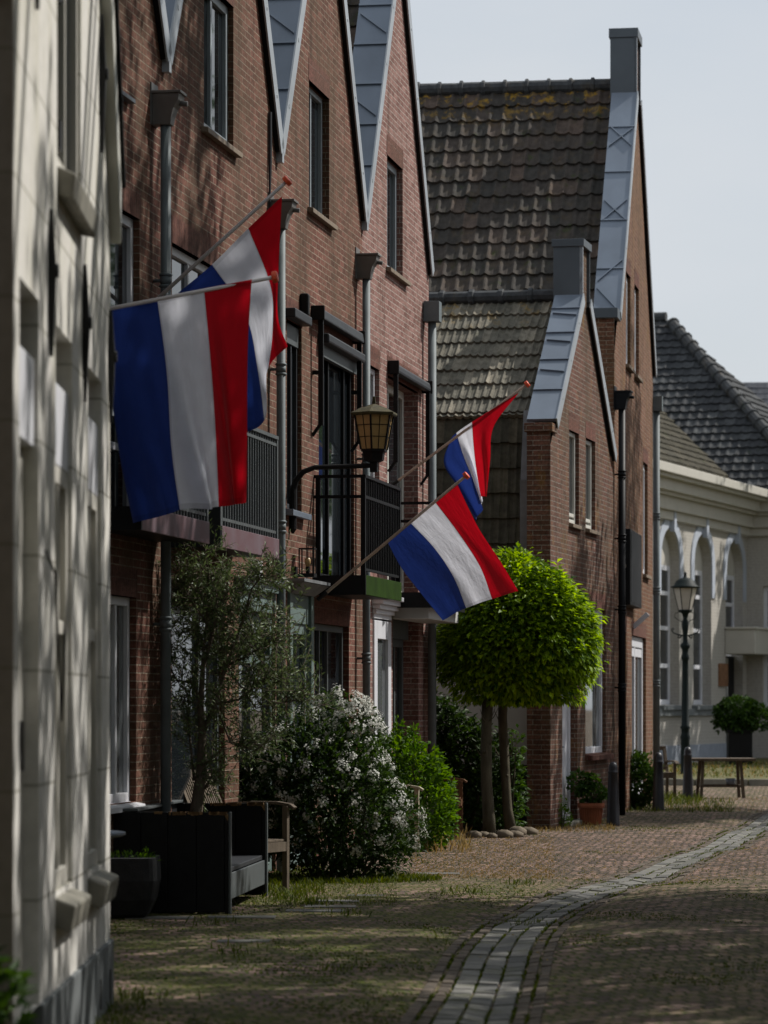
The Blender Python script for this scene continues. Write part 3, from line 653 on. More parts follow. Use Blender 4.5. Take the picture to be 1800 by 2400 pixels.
# ---------------------------------------------------------------- small gabled brick house with the tile-hung side
H5 = Plane(2650, 58070, 42.7)
r5 = H5.root('small_gable_house'); tag(r5, 'small brown brick gable house with tile-hung side wall behind the ball-headed tree', 'house')
L5 = 5.43; UC = 2.63; ZA5 = 7.02; s5 = 0.84
h5 = [(H5.U(1334), H5.U(1357), 3.92, 5.12, 0.12), (H5.U(1373), H5.U(1395), 3.92, 5.12, 0.12),
      (H5.U(1318), H5.U(1353), 0.06, 2.5, 0.18), (H5.U(1372), H5.U(1420), 0.9, 2.86, 0.12)]
mb = MB(); wall(mb, 0, L5, 0, ZA5, h5, [(-s5, 1, ZA5 - s5 * UC), (s5, 1, ZA5 + s5 * UC)])
mb.poly([(0, 0.3, 0), (0, 0, 0), (0, 0, 5.02), (0, 0.3, 5.02)]); mb.poly([(L5, 0, 0), (L5, 6, 0), (L5, 6, 4.7), (L5, 0, 4.7)])
mb.poly([(0, 0.3, 5.02), (0, 0, 5.02), (0.4, 0, 5.02), (0.4, 0.3, 5.02)])
mb.poly([(0.0, 0.3, 0), (0.0, 0.3, 5.02), (0.32, 0.3, 5.02), (0.32, 0.3, 0)])
mb.poly([(0.2, 6, 0), (L5, 6, 0), (L5, 6, 4.7), (UC, 6, ZA5), (0.2, 6, 4.7)])
mb.build('wall', M['brick_small'], r5)
mb = MB(); mb.fb(-0.03, 0.36, -0.33, 0.03, 4.98, 5.09); mb.build('pier_cap', M['brick_small'], r5, bevel=0.006)
coping(r5, 0.2, 5.12, 2.34, 6.93, thick=0.33, seams=(0.22, 0.46, 0.68, 0.88), diag=((0.36, 0.38), (0.60, 0.62), (0.82, 0.84)), mat=None)
coping(r5, L5 - 0.2, 5.04, 2.92, 6.93, thick=0.33)
mb = MB(); mb.fb(2.34, 2.92, -0.33, 0.0, 6.75, 7.62); pn = mb.build('gable_post', M['brick_small'], r5)
mb = MB(); mb.fb(2.31, 2.34, -0.35, 0.04, 6.86, 7.6); mb.fb(2.29, 2.97, -0.37, 0.06, 7.6, 7.7); mb.fb(2.92, 2.95, -0.35, 0.04, 6.9, 7.6); mb.build('cap_cladding', M['zinc_dark'], pn, bevel=0.004)
lip = MB(); lip.fb(2.31, 2.345, 0.0, 0.045, 6.86, 7.6); lip.build('edge_trim', M['zinc_lip'], pn)
a5 = math.atan(s5)
tile_roof('roof', M['tile_small'], r5, (UC, 0.33, ZA5 - 0.09), (0, 1, 0), (-math.cos(a5), 0, -math.sin(a5)), 6.0, 2.02 / math.cos(a5), 0.1, 0.32, amp=0.017, samp=6, seed=3)
tile_roof('roof', M['tile_small'], r5, (UC, 0.33, ZA5 - 0.09), (0, 1, 0), (math.cos(a5), 0, -math.sin(a5)), 6.0, 2.75 / math.cos(a5), 0.2, 0.32, amp=0.02, seed=4, samp=4)
zb5 = ZA5 - 0.09 - 2.02 * s5
tile_roof('hung_tiles', M['tile_hung'], r5, (UC - 2.0, 0.42, zb5 + 0.0), (0, 1, 0), (-0.33, 0, -(zb5 - 2.72)), 6.0, zb5 - 2.72, 0.105, 0.325, amp=0.010, lift=0.03, samp=6, seed=5)
mb = MB(); mb.poly([(UC - 2.0, 0.3, zb5), (0.3, 0.3, 2.7), (0.36, 0.36, 2.7), (UC - 1.96, 0.36, zb5)]); mb.fb(0.30, 0.4, -0.44, -0.3, 2.7, 4.4); mb.hexa([(0.34, 0.3, 4.4), (0.44, 0.3, 4.4), (0.44, 0.44, 4.4), (0.34, 0.44, 4.4)], [(0.56, 0.3, 5.3), (0.66, 0.3, 5.3), (0.66, 0.44, 5.3), (0.56, 0.44, 5.3)])
mb.build('lead_flashing', M['lead'], r5)
mb = MB(); mb.poly([(0.34, 6, 0.8), (0.34, 6, 2.75), (0.34, 0.3, 2.75), (0.34, 0.3, 0.8)][::-1]); mb.fb(0.34, 0.5, -6, -0.3, 2.74, 2.76); mb.build('plaster_wall', M['plaster'], r5)
mb = MB(); mb.fb(0.31, 0.5, -6, -0.3, 0, 0.8); mb.build('plinth', M['black'], r5)
ridge_caps('ridge_tiles', M['tile_dark'], r5, (UC, 0.33, ZA5 - 0.02), (UC, 6, ZA5 - 0.02), 0.1, 0.4)
for h in h5[:2]:
    lintel(r5, h[0] - 0.03, h[1] + 0.03, h[3], 0.22); window(r5, *h[:4], 0.10, M['offwhite'], 0.06, (), (0.1,), None); sill(r5, h[0] - 0.03, h[1] + 0.16, h[2])
h = h5[2]; lintel(r5, h[0] - 0.03, h[1] + 0.03, h[3], 0.22); d = window(r5, *h[:4], 0.14, M['white'], 0.09, (), (0.85,), M['white'], 'front_door')
mb = MB(); mb.tube([(h[0] + 0.16, 0.08, 1.02), (h[0] + 0.16, 0.03, 1.02), (h[0] + 0.28, 0.03, 1.02)], 0.012, 6); mb.build('door_handle', M['zinc'], d)
mb = MB(); mb.fb(h[0] - 0.05, h[1] + 0.1, -0.15, 0.12, 0, 0.06); mb.build('doorstep', M['stone_sill'], r5, bevel=0.01)
h = h5[3]; lintel(r5, h[0] - 0.03, h[1] + 0.03, h[3], 0.22); window(r5, *h[:4], 0.10, M['white'], 0.09, (), (), M['glass_curtain']); sill(r5, h[0] - 0.02, h[1] + 0.1, h[2], 0.1, 0.07, M['soldier'])
dp = downpipe(r5, H5.U(1441), 5.72, p=0.10, r=0.05, mat=M['black_gloss'], hmat=M['black_gloss'], clamps=(4.8, 3.9, 2.9, 1.8))

# ---------------------------------------------------------------- tall gabled brick house
H4 = Plane(2150, 34080, 48.0)
r4 = H4.root('tall_gable_house'); tag(r4, 'tall brown brick gable house with a big dark pantile roof against the sky', 'house')
L4 = 7.05; C4 = 3.75; ZA4 = 11.1; s4 = 1.225
h4 = [(H4.U(1467), H4.U(1478), 6.55, 7.9, 0.12), (H4.U(1487), H4.U(1497.5), 6.55, 7.9, 0.12),
      (H4.U(1455), H4.U(1466), 3.6, 5.32, 0.12), (H4.U(1507), H4.U(1518), 3.6, 5.34, 0.12),
      (H4.U(1455), H4.U(1468), 0.05, 2.62, 0.12), (H4.U(1481), H4.U(1514), 0.15, 2.6, 0.14)]
mb = MB(); wall(mb, 0, L4, 0, ZA4, h4, [(-s4, 1, ZA4 - s4 * C4), (s4, 1, ZA4 + s4 * (L4 - 3.3))])
mb.poly([(0, 0.3, 0), (0, 0, 0), (0, 0, 7.1), (0, 0.3, 7.1)]); mb.poly([(0, 0.3, 0), (0, 0.3, 7.1), (0.5, 0.3, 7.1), (0.5, 0.3, 0)])
mb.poly([(0.3, 0.3, 0), (0.3, 0.3, 6.9), (0.3, 7, 6.9), (0.3, 7, 0)]); mb.poly([(L4, 0, 0), (L4, 7, 0), (L4, 7, 7), (L4, 0, 7)])
mb.poly([(0.3, 7, 0), (L4, 7, 0), (L4, 7, 7), (C4, 7, ZA4), (0.3, 7, 6.9)])
mb.build('wall', M['brick_far'], r4)
mb = MB(); mb.fb(-0.05, 0.5, -0.36, 0.05, 7.0, 7.14); mb.build('pier_cap', M['zinc_dark'], r4, bevel=0.006)
coping(r4, 0.42, 7.1, 3.42, 10.75, thick=0.34, seams=(0.185, 0.40, 0.62, 0.83), diag=((0.0, 0.10), (0.22, 0.13), (0.40, 0.49), (0.49, 0.40), (0.74, 0.83), (0.82, 0.74)))
coping(r4, L4 + 0.05, 6.9, 4.1, 10.75, thick=0.34)
mb = MB(); mb.fb(3.42, 4.1, -0.34, 0.0, 10.4, 11.6); pn = mb.build('gable_post', M['brick_far'], r4)
mb = MB(); mb.fb(3.38, 3.42, -0.36, 0.04, 10.68, 11.6); mb.fb(3.36, 4.17, -0.38, 0.06, 11.6, 11.74); mb.fb(4.1, 4.14, -0.36, 0.04, 10.68, 11.6); mb.build('cap_cladding', M['zinc_dark'], pn, bevel=0.005)
lip = MB(); lip.fb(3.38, 3.425, 0.0, 0.045, 10.68, 11.6); lip.build('edge_trim', M['zinc_lip'], pn)
a4 = math.atan(s4)
tile_roof('roof', M['tile_big'], r4, (C4, 0.34, ZA4 - 0.2), (0, 1, 0), (-math.cos(a4), 0, -math.sin(a4)), 7.5, 3.5 / math.cos(a4), 0.205, 0.335, amp=0.026, lift=0.04, samp=10, seed=11)
tile_roof('roof', M['tile_big'], r4, (C4, 0.34, ZA4 - 0.2), (0, 1, 0), (math.cos(a4), 0, -math.sin(a4)), 7.5, 3.3 / math.cos(a4), 0.205, 0.335, samp=4, seed=12)
ridge_caps('ridge_tiles', M['tile_dark'], r4, (C4, 0.34, ZA4 - 0.14), (C4, 7.5, ZA4 - 0.14), 0.11, 0.335)
for h in h4[:4]:
    lintel(r4, h[0] - 0.03, h[1] + 0.03, h[3], 0.22); window(r4, *h[:4], 0.10, M['white'], 0.09, (), (), M['glass_curtain']); sill(r4, h[0] - 0.05, h[1] + 0.12, h[2])
h = h4[4]; lintel(r4, h[0] - 0.03, h[1] + 0.03, h[3], 0.22); window(r4, *h[:4], 0.1, M['offwhite'], 0.1, (), (0.8,), M['offwhite'], 'side_door')
h = h4[5]; lintel(r4, h[0] - 0.03, h[1] + 0.03, h[3], 0.22); window(r4, *h[:4], 0.1, M['white'], 0.16, (0.45,), (0.9,), M['glass_curtain'], 'front_door')
mb = MB(); mb.fb(H4.U(1458), H4.U(1485), 0.0, 0.12, 3.0, 4.1); wb = mb.build('wall_panel', M['black'], r4, bevel=0.01)
mb = MB(); mb.fb(H4.U(1459.5), H4.U(1484), 0.12, 0.125, 3.05, 4.05); mb.build('panel_face', M['black_gloss'], wb)
mb = MB(); mb.bar((H4.U(1484), 0, 2.72), (H4.U(1484), -0.22, 2.92), 0.07); mb.build('flag_holder', M['white'], r4)
downpipe(r4, L4 + 0.1, 6.3, p=0.05, r=0.055, box=True, hmat=M['pipe'], clamps=(4.6, 3.4, 1.9))

# ---------------------------------------------------------------- cream building with arched windows at the end of the street
HW = Plane(3660, 162600, 85.1)
rw = HW.root('cream_building'); tag(rw, 'cream building with arched windows and dark hipped roof at the street end', 'building')
ZC = 5.75
aw_ = [(1547, 1592), (1625, 1667), (1701, 1741)]
mb = MB(); hw = []
for k, (a, b) in enumerate(aw_): hw.append((HW.U(a), HW.U(b), 1.55 if k < 2 else 0.3, 5.55, 0.3))
wall(mb, -14, 0, 0.5, ZC, hw, (), 0, 0.3)
for h in hw:          # close the top corners of each opening to an arch
    c = (h[0] + h[1]) / 2; rr = (h[1] - h[0]) / 2; zs = h[3] - rr * 0.8
    for sg in (-1, 1):
        pts = [(c + sg * rr * math.cos(t), zs + rr * 0.8 * math.sin(t)) for t in [PI / 2 * q / 8 for q in range(9)]]
        cx = c + sg * rr
        for q in range(8):
            A, B = pts[q], pts[q + 1]
            mb.poly([(cx, -0.0, h[3]), (A[0], -0.0, A[1]), (B[0], -0.0, B[1])]); mb.poly([(A[0], 0, A[1]), (B[0], 0, B[1]), (B[0], 0.3, B[1]), (A[0], 0.3, A[1])])
mb.fb(-14, 0, -8, -7.9, 0.5, ZC)
mb.build('wall', M['stucco_far'], rw)
for h in hw:
    tr = MB()
    c = (h[0] + h[1]) / 2; rr = (h[1] - h[0]) / 2; zs = h[3] - rr * 0.8
    for q in range(12):
        t0, t1 = PI * q / 12, PI * (q + 1) / 12; ro = rr + 0.3
        f = lambda r_, t: (c + r_ * math.cos(t), zs + r_ * 0.85 * math.sin(t))
        a, b_, c_, d = f(rr, t0), f(ro, t0), f(ro, t1), f(rr, t1)
        tr.hexa([(a[0], 0, a[1]), (b_[0], 0, b_[1]), (c_[0], 0, c_[1]), (d[0], 0, d[1])], [(a[0], -0.03, a[1]), (b_[0], -0.03, b_[1]), (c_[0], -0.03, c_[1]), (d[0], -0.03, d[1])])
    tr.fb(h[0] - 0.28, h[0], 0, 0.03, 4.1, zs); tr.fb(h[1], h[1] + 0.28, 0, 0.03, 4.1, zs)
    tr.fb(c - 0.1, c + 0.1, 0.03, 0.14, h[3] - 0.05, h[3] + 0.52); tr.build('arch_trim', M['stucco_blue'], rw)
for k, h in enumerate(hw):
    window(rw, h[0], h[1], h[2] if k < 2 else 3.3, 4.75, 0.27, M['white'], 0.12, (), (0.28, 0.55, 0.8) if k < 2 else (0.5,), M['glass'], 'arched_window')
    b_ = MB(); b_.fb(h[0], h[1], -0.3, -0.22, 4.75, 5.6); b_.build('tympanum', M['cream'], rw)
    if k < 2: sill(rw, h[0] - 0.15, h[1] + 0.15, 1.55, 0.14, 0.1, M['plinth'], 0.25)
h = hw[2]
mb = MB(); mb.fb(h[0], h[1], -0.3, -0.22, 0.3, 2.75); d = mb.build('front_door', M['black'], rw)
mb = MB(); mb.fb(h[0] + 0.9, h[0] + 1.05, -0.22, -0.19, 0.3, 2.7); mb.fb(h[0] + 0.1, h[0] + 0.2, -0.22, -0.19, 0.3, 2.7); mb.build('door_frame', M['plaster'], d)
mb = MB(); mb.fb(h[0] - 0.1, 0.0, 0, 0.75, 2.78, 3.38); mb.fb(h[0] - 0.14, 0.0, 0, 0.8, 3.38, 3.44); mb.build('door_canopy', M['cream'], rw, bevel=0.02)
mb = MB(); mb.fb(-14, 0, 0, 0.06, 0.0, 0.62); mb.build('plinth', M['plinth_far'], rw)
mb = MB(); mb.fb(-14, -1.9, 0, 0.09, 1.3, 1.46); mb.build('sill_band', M['plinth'], rw)
mb = MB(); mb.fb(HW.U(1683), HW.U(1702), 0, 0.05, 2.0, 2.55); mb.build('plaque', M['wood_brown'], rw)
co = MB()
for z0, z1, p in ((5.75, 5.95, 0.12), (5.95, 6.25, 0.22), (6.25, 6.33, 0.34), (6.33, 6.58, 0.46), (6.58, 6.66, 0.62), (6.66, 6.86, 0.72)): co.fb(-14, -p, 0, p, z0, z1)
for z0, z1, p in ((5.75, 5.95, 0.12), (5.95, 6.25, 0.22), (6.25, 6.33, 0.34), (6.33, 6.58, 0.46), (6.58, 6.66, 0.62), (6.66, 6.86, 0.72)): co.fb(-p, 0, 0, 6.0, z0, z1)
co.build('cornice', M['cream'], rw, bevel=0.015)
mb = MB(); x0 = -0.0                              # wing whose front faces down the street
def fw(h0, h1, z0, z1, m=mb): m.poly([(0, -h0, z0), (0, -h1, z0), (0, -h1, z1), (0, -h0, z1)])
pw0, pw1 = 0.42, 1.5
fw(0, pw0, 0, 5.75); fw(pw1, 6.0, 0, 5.75); fw(pw0, pw1, 0, 1.5); fw(pw0, pw1, 4.5, 5.75)
mb.poly([(0, -pw0, 1.5), (0, -pw0, 4.5), (0.2, -pw0, 4.5), (0.2, -pw0, 1.5)]); mb.poly([(0, -pw1, 1.5), (0.2, -pw1, 1.5), (0.2, -pw1, 4.5), (0, -pw1, 4.5)]); mb.poly([(0, -pw0, 4.5), (0, -pw1, 4.5), (0.2, -pw1, 4.5), (0.2, -pw0, 4.5)]); mb.poly([(0, -pw0, 1.5), (0.2, -pw0, 1.5), (0.2, -pw1, 1.5), (0, -pw1, 1.5)])
mb.build('wing_wall', M['stucco_far'], rw)
mb = MB(); mb.box(0.1, 0.16, -pw1, -pw1 + 0.1, 1.5, 4.5); mb.box(0.1, 0.16, -pw0 - 0.1, -pw0, 1.5, 4.5)
for z in (1.5, 2.5, 3.4, 4.4): mb.box(0.1, 0.155, -pw1 + 0.1, -pw0 - 0.1, z, z + 0.1)
ww = mb.build('wing_window', M['white'], rw); g = MB(); g.box(0.13, 0.14, -pw1, -pw0, 1.5, 4.5); g.build('pane', M['glass'], ww)
tt = 0.97; aa = math.atan(tt); D = 5.1
def hipA(s): x = s * math.cos(aa); return (0.0, 4.0 + 9.0 - (D - x) - 9.0 + 5.0 + (0.0))
# roof over the wing front (slopes up and away), its right edge running along the hip
Pw = 1.75
tile_roof('roof', M['tile_dark'], rw, (D, 12, 6.86 + D * tt), (0, -1, 0), (-math.cos(aa), 0, -math.sin(aa)), 14.2, D / math.cos(aa), 0.25, 0.3, amp=0.022, lift=0.05, samp=5, seed=21,
          hip=lambda s: (0.0, 12 + Pw - (D - s * math.cos(aa))))
tile_roof('roof', M['tile_dark'], rw, (D, -(Pw - D), 6.86 + D * tt), (1, 0, 0), (0, -math.cos(aa), -math.sin(aa)), 2 * D, D / math.cos(aa), 0.25, 0.3, amp=0.02, lift=0.05, samp=4, seed=22,
          hip=lambda s: (-s * math.cos(aa), s * math.cos(aa)))
ridge_caps('hip_tiles', M['tile_dark'], rw, (0.0, -Pw, 6.9), (D, -(Pw - D), 6.95 + D * tt), 0.17, 0.4)
ridge_caps('ridge_tiles', M['tile_dark'], rw, (D, -(Pw - D), 6.95 + D * tt), (D, 10, 6.95 + D * tt), 0.15, 0.4)
at = math.atan(0.85)
tile_roof('wing_roof', M['tile_moss'], rw, (-14, 4.0, 6.86 + 3.9 * 0.85), (1, 0, 0), (0, -math.cos(at), -math.sin(at)), 18, 4.35 / math.cos(at), 0.25, 0.3, amp=0.02, lift=0.04, samp=4, seed=23,
          hip=lambda s: (0.0, 14 + 4.0 - s * math.cos(at)))
# slate roofed house behind
o_ = P(1700, 1650, 112); rs = thing('slate_roof_house', 'slate roofed house far behind the hipped roof, only its roof showing', 'house', (o_.x - 6, 112, 0), R(-4))
mb = MB(); mb.box(0, 20, 0, 9, 0, 8.2); mb.build('wall', M['plaster'], rs)
tile_roof('roof', M['slate'], rs, (0, 4.5, 12.5), (1, 0, 0), (0, -0.72, -0.69), 20, 6.4, 0.3, 0.3, amp=0.004, lift=0.02, samp=2, seed=31)
tile_roof('roof', M['slate'], rs, (0, 4.5, 12.5), (1, 0, 0), (0, 0.72, -0.69), 20, 6.4, 0.3, 0.3, amp=0.004, lift=0.02, samp=1, seed=32)

# ---------------------------------------------------------------- pale stucco house at the left edge
HS = Plane(850, 10597, 12.95)
rh = HS.root('stucco_house'); tag(rh, 'pale stucco house with black iron wall anchors at the left edge, nearest the camera', 'house')
LS = HS.U(257.5)
def su(x): return HS.U(x)
hs = [(su(45), su(91), 0.05, 3.22, 0.085), (su(130), su(169), 0.76, 3.21, 0.085), (su(206), su(238), 0.76, 3.2, 0.085), (su(134), su(189.5), 3.93, 6.2, 0.075)]
CS = LS / 2; ZS = 4.28; SS = 1.6
mb = MB(); wall(mb, 0, LS, 0.34, ZS + SS * CS, hs, [(-SS, 1, ZS + 0.05), (SS, 1, ZS + SS * LS)], 0, 0.085)
mb.poly([(LS, 0, 0), (LS, 9, 0), (LS, 9, ZS), (LS, 0, ZS)])
mb.poly([(0, 9, 0), (0, 9, ZS), (CS, 9, ZS + SS * CS), (LS, 9, ZS), (LS, 9, 0)])
mb.build('wall', M['stucco'], rh)
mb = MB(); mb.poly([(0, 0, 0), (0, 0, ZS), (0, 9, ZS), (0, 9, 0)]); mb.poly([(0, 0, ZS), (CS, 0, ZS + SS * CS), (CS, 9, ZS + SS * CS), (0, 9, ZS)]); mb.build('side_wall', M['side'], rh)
mb = MB(); mb.fb(su(91), LS + 0.02, -0.1, 0.02, 0, 0.34); mb.fb(-0.02, su(45), -0.1, 0.02, 0, 0.34); mb.build('plinth', M['plinth'], rh, bevel=0.008)
for k, x in ((0, 249), (1, 226)):
    mb = MB(); u = su(x); mb.fb(u - 0.03, u + 0.03, 0.02, 0.024, 0.05, 0.2); mb.build('vent', M['black'], rh)
h = hs[0]
mb = MB(); mb.fb(h[0], h[1], -0.085, -0.065, 0.05, 2.62); d = mb.build('front_door', M['cream'], rh)
mb = MB(); mb.fb(h[0] + 0.12, h[1] - 0.1, -0.064, -0.05, 1.3, 1.5); mb.build('letter_slot', M['black'], d)
mb = MB(); mb.fb(h[0], h[1], -0.07, -0.02, 2.62, 2.98); mb.build('pelmet', M['white'], rh, bevel=0.005)
for h in hs[1:3]:
    window(rh, h[0], h[1], h[2], 2.62, 0.07, M['cream'], 0.08, (0.5,), (0.62,), M['cream'])
    mb = MB(); mb.fb(h[0], h[1], -0.07, -0.018, 2.62, 2.98); mb.build('pelmet', M['white'], rh, bevel=0.005)
    b_ = MB(); b_.fb(h[0], h[1], -0.086, -0.07, 2.98, 3.25); b_.build('soffit_panel', M['cream'], rh)
    mb = MB(); a, b2 = h[0] - 0.02, h[1] + 0.0
    mb.hexa([(a, 0.07, 0.62), (a, -0.07, 0.585), (b2, -0.07, 0.585), (b2, 0.07, 0.62)], [(a, 0.07, 0.76), (a, -0.09, 0.70), (b2, -0.09, 0.70), (b2, 0.07, 0.76)]); mb.build('sill', M['stone_sill'], rh, bevel=0.012)
h = hs[3]; window(rh, *h[:4], 0.065, M['cream'], 0.05, (0.5,), (0.5,), M['glass'])
g = MB(); g.fb(h[0] + 0.02, h[0] + 0.16, -0.06, -0.02, h[2], h[3]); sh = g.build('shutter', M['black'], rh)
g = MB()
for z in (4.0, 4.65, 5.3): g.fb(h[0] + 0.14, h[0] + 0.24, -0.05, 0.0, z, z + 0.13)
g.build('hinge', M['iron'], sh)
mb = MB(); a, b2 = h[0] - 0.0, h[1] + 0.03
mb.hexa([(a, 0.06, 3.79), (a, -0.07, 3.76), (b2, -0.07, 3.76), (b2, 0.06, 3.79)], [(a, 0.06, 3.93), (a, -0.085, 3.87), (b2, -0.085, 3.87), (b2, 0.06, 3.93)]); mb.build('sill', M['stone_sill'], rh, bevel=0.012)
for x, y0, y1 in ((113, 490, 835), (193, 620, 942), (254, 727, 990), (233, 35, 357), (80, -330, 22)):
    u = su(x); d = HS.k / (HS.vp - x); z1 = HS.Z(x, y0); z0 = HS.Z(x, y1); mb = MB(); zc = (z0 + z1) / 2 + 0.05
    mb.hexa([(u - 0.008, -0.005, z0), (u + 0.008, -0.005, z0), (u + 0.008, -0.02, z0), (u - 0.008, -0.02, z0)], [(u - 0.03, 0, zc), (u + 0.03, 0, zc), (u + 0.03, -0.035, zc), (u - 0.03, -0.035, zc)])
    mb.hexa([(u - 0.03, 0, zc), (u + 0.03, 0, zc), (u + 0.03, -0.035, zc), (u - 0.03, -0.035, zc)], [(u - 0.008, -0.005, z1), (u + 0.008, -0.005, z1), (u + 0.008, -0.02, z1), (u - 0.008, -0.02, z1)])
    mb.tube([(u, 0, zc), (u, -0.045, zc)], 0.03, 8); mb.build('wall_anchor', M['iron'], rh)
# sloping barge boards and eaves
for a, b2 in (((LS + 0.02, ZS), (CS, ZS + SS * CS + 0.05)),):
    A = Vector((a[0], 0, a[1])); B = Vector((b2[0], 0, b2[1])); mb = MB(); dn = Vector((0, 0, -0.3))
    mb.hexa([A + dn + Vector((0, 0, 0)), B + dn, B + dn + Vector((0, -0.06, 0)), A + dn + Vector((0, -0.06, 0))], [A, B, B + Vector((0, -0.06, 0)), A + Vector((0, -0.06, 0))])
    o = mb.build('barge_board', M['offwhite'], rh, bevel=0.006); mb = MB(); up = Vector((0, 0, 0.05)); sd_ = 0.03 if a[0] > CS else -0.03
    mb.hexa([A + Vector((sd_, 0.1, 0)), B + Vector((0, 0.1, 0)), B + Vector((0, -0.08, 0)), A + Vector((sd_, -0.08, 0))], [A + up + Vector((sd_, 0.1, 0)), B + up + Vector((0, 0.1, 0)), B + up + Vector((0, -0.08, 0)), A + up + Vector((sd_, -0.08, 0))]); mb.build('verge_strip', M['black'], o)
mb = MB()
mb.poly([(LS + 0.03, 0, ZS - 0.02), (CS, 0, ZS + SS * CS), (CS, 9, ZS + SS * CS), (LS + 0.03, 9, ZS - 0.02)]); mb.poly([(-0.03, 0, ZS - 0.02), (-0.03, 9, ZS - 0.02), (CS, 9, ZS + SS * CS), (CS, 0, ZS + SS * CS)])
mb.build('roof', M['tile_dark'], rh)
mb = MB(); mb.tube([(su(97), -0.02, 2.2), (su(112), -0.03, 2.12), (su(117), -0.03, 1.9), (su(117), -0.05, 1.5), (su(119), -0.06, 1.88)], 0.006, 6); mb.build('bell_wire', M['iron'], rh)

# ---------------------------------------------------------------- ground
GP = [(0.1, 8), (0.30, 14), (0.43, 17), (0.71, 21.3), (1.0, 24.6), (1.42, 27.2), (2.25, 30.8), (3.35, 35.9), (4.7, 43.3), (6.2, 52), (8, 64)]
def gx(y):
    for (xa, ya), (xb, yb) in zip(GP, GP[1:]):
        if y <= yb: return xa + (xb - xa) * max(0, (y - ya)) / (yb - ya)
    return GP[-1][0]
def gh(x, y):
    d = x - gx(y)
    h = -0.035 * math.exp(-(d / 0.45) ** 2) + 0.018 * math.sin(y * 0.9 + x * 0.5) * math.exp(-((d - 0.5) / 3.0) ** 2)
    if d > 0: h += 0.07 * (1 - math.exp(-(d / 0.9) ** 2)) + 0.016 * math.sin(y * 0.55 + 1.0) + 0.01 * math.sin(y * 1.7 + x)
    return h * (1 if 10 < y < 60 else 0)
def sheet(name, xs, ys, fn, mat, dz=0.0, label=None):
    vs = [(x, y, fn(x, y) + dz) for y in ys for x in xs]; n = len(xs)
    fs = [(j * n + i, j * n + i + 1, (j + 1) * n + i + 1, (j + 1) * n + i) for j in range(len(ys) - 1) for i in range(n - 1)]
    me = bpy.data.meshes.new(name); me.from_pydata(vs, [], fs); me.polygons.foreach_set('use_smooth', [True] * len(fs)); me.materials.append(mat); me.update()
    o = bpy.data.objects.new(name, me); COL.objects.link(o); o['kind'] = 'structure'
    if label: o['label'] = label
    return o
# paving: rows of dark clinker bricks laid across the street, moss in the joints
m, n, l, b = new_mat('clinker_paving')
t = n.new('ShaderNodeTexCoord'); v = mapping(n, l, t.outputs['Object'], (1, 1, 1), (0, 0, R(-5)))
wob = noise(n, l, v, 1.6, 5, 0.65); wv = n.new('ShaderNodeVectorMath'); wv.operation = 'MULTIPLY_ADD'; l.new(wob.outputs['Color'], wv.inputs[0]); wv.inputs[1].default_value = (0.16, 0.34, 0); l.new(v, wv.inputs[2])
bt = n.new('ShaderNodeTexBrick'); l.new(wv.outputs[0], bt.inputs['Vector']); bt.inputs['Scale'].default_value = 1
bt.inputs['Brick Width'].default_value = 0.085; bt.inputs['Row Height'].default_value = 0.20; bt.inputs['Mortar Size'].default_value = 0.012; bt.inputs['Mortar Smooth'].default_value = 0.4
bt.inputs['Color1'].default_value = (0.12, 0.09, 0.078, 1); bt.inputs['Color2'].default_value = (0.38, 0.255, 0.215, 1); bt.inputs['Mortar'].default_value = (0.035, 0.03, 0.02, 1)
n1 = noise(n, l, t.outputs['Object'], 25, 5, 0.7); r1 = ramp(n, [(0.3, (0.4, 0.4, 0.4)), (0.7, (1.4, 1.4, 1.4))]); l.new(n1.outputs[0], r1.inputs[0])
nst = noise(n, l, mapping(n, l, t.outputs['Object'], (2.2, 7, 1)), 1.0, 5, 0.7); rst = ramp(n, [(0.33, (0.38, 0.38, 0.39)), (0.66, (1.3, 1.26, 1.22))]); l.new(nst.outputs[0], rst.inputs[0])
col = mixc(n, l, 1.0, mixc(n, l, 1.0, bt.outputs['Color'], r1.outputs[0], 'MULTIPLY'), rst.outputs[0], 'MULTIPLY')
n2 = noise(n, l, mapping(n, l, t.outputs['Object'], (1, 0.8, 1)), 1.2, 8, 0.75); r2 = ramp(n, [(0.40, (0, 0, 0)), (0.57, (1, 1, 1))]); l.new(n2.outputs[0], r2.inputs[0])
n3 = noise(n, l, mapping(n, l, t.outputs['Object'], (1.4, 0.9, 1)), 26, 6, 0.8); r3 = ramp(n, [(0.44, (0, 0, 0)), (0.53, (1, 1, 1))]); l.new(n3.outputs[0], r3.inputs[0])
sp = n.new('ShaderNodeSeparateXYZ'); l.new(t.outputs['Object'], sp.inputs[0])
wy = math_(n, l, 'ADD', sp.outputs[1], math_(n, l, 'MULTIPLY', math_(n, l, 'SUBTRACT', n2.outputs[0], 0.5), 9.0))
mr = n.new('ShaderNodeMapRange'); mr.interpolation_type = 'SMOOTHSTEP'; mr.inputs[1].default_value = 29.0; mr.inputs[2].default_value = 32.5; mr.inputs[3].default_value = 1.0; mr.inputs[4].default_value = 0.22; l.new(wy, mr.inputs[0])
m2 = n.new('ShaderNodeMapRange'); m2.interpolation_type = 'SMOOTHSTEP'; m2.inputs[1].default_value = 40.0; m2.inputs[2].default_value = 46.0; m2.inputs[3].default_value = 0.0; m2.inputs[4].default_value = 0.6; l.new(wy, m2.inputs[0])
m3 = n.new('ShaderNodeMapRange'); m3.interpolation_type = 'SMOOTHSTEP'; m3.inputs[1].default_value = 0.4; m3.inputs[2].default_value = 2.2; m3.inputs[3].default_value = 1.0; m3.inputs[4].default_value = 0.55; l.new(sp.outputs[0], m3.inputs[0])
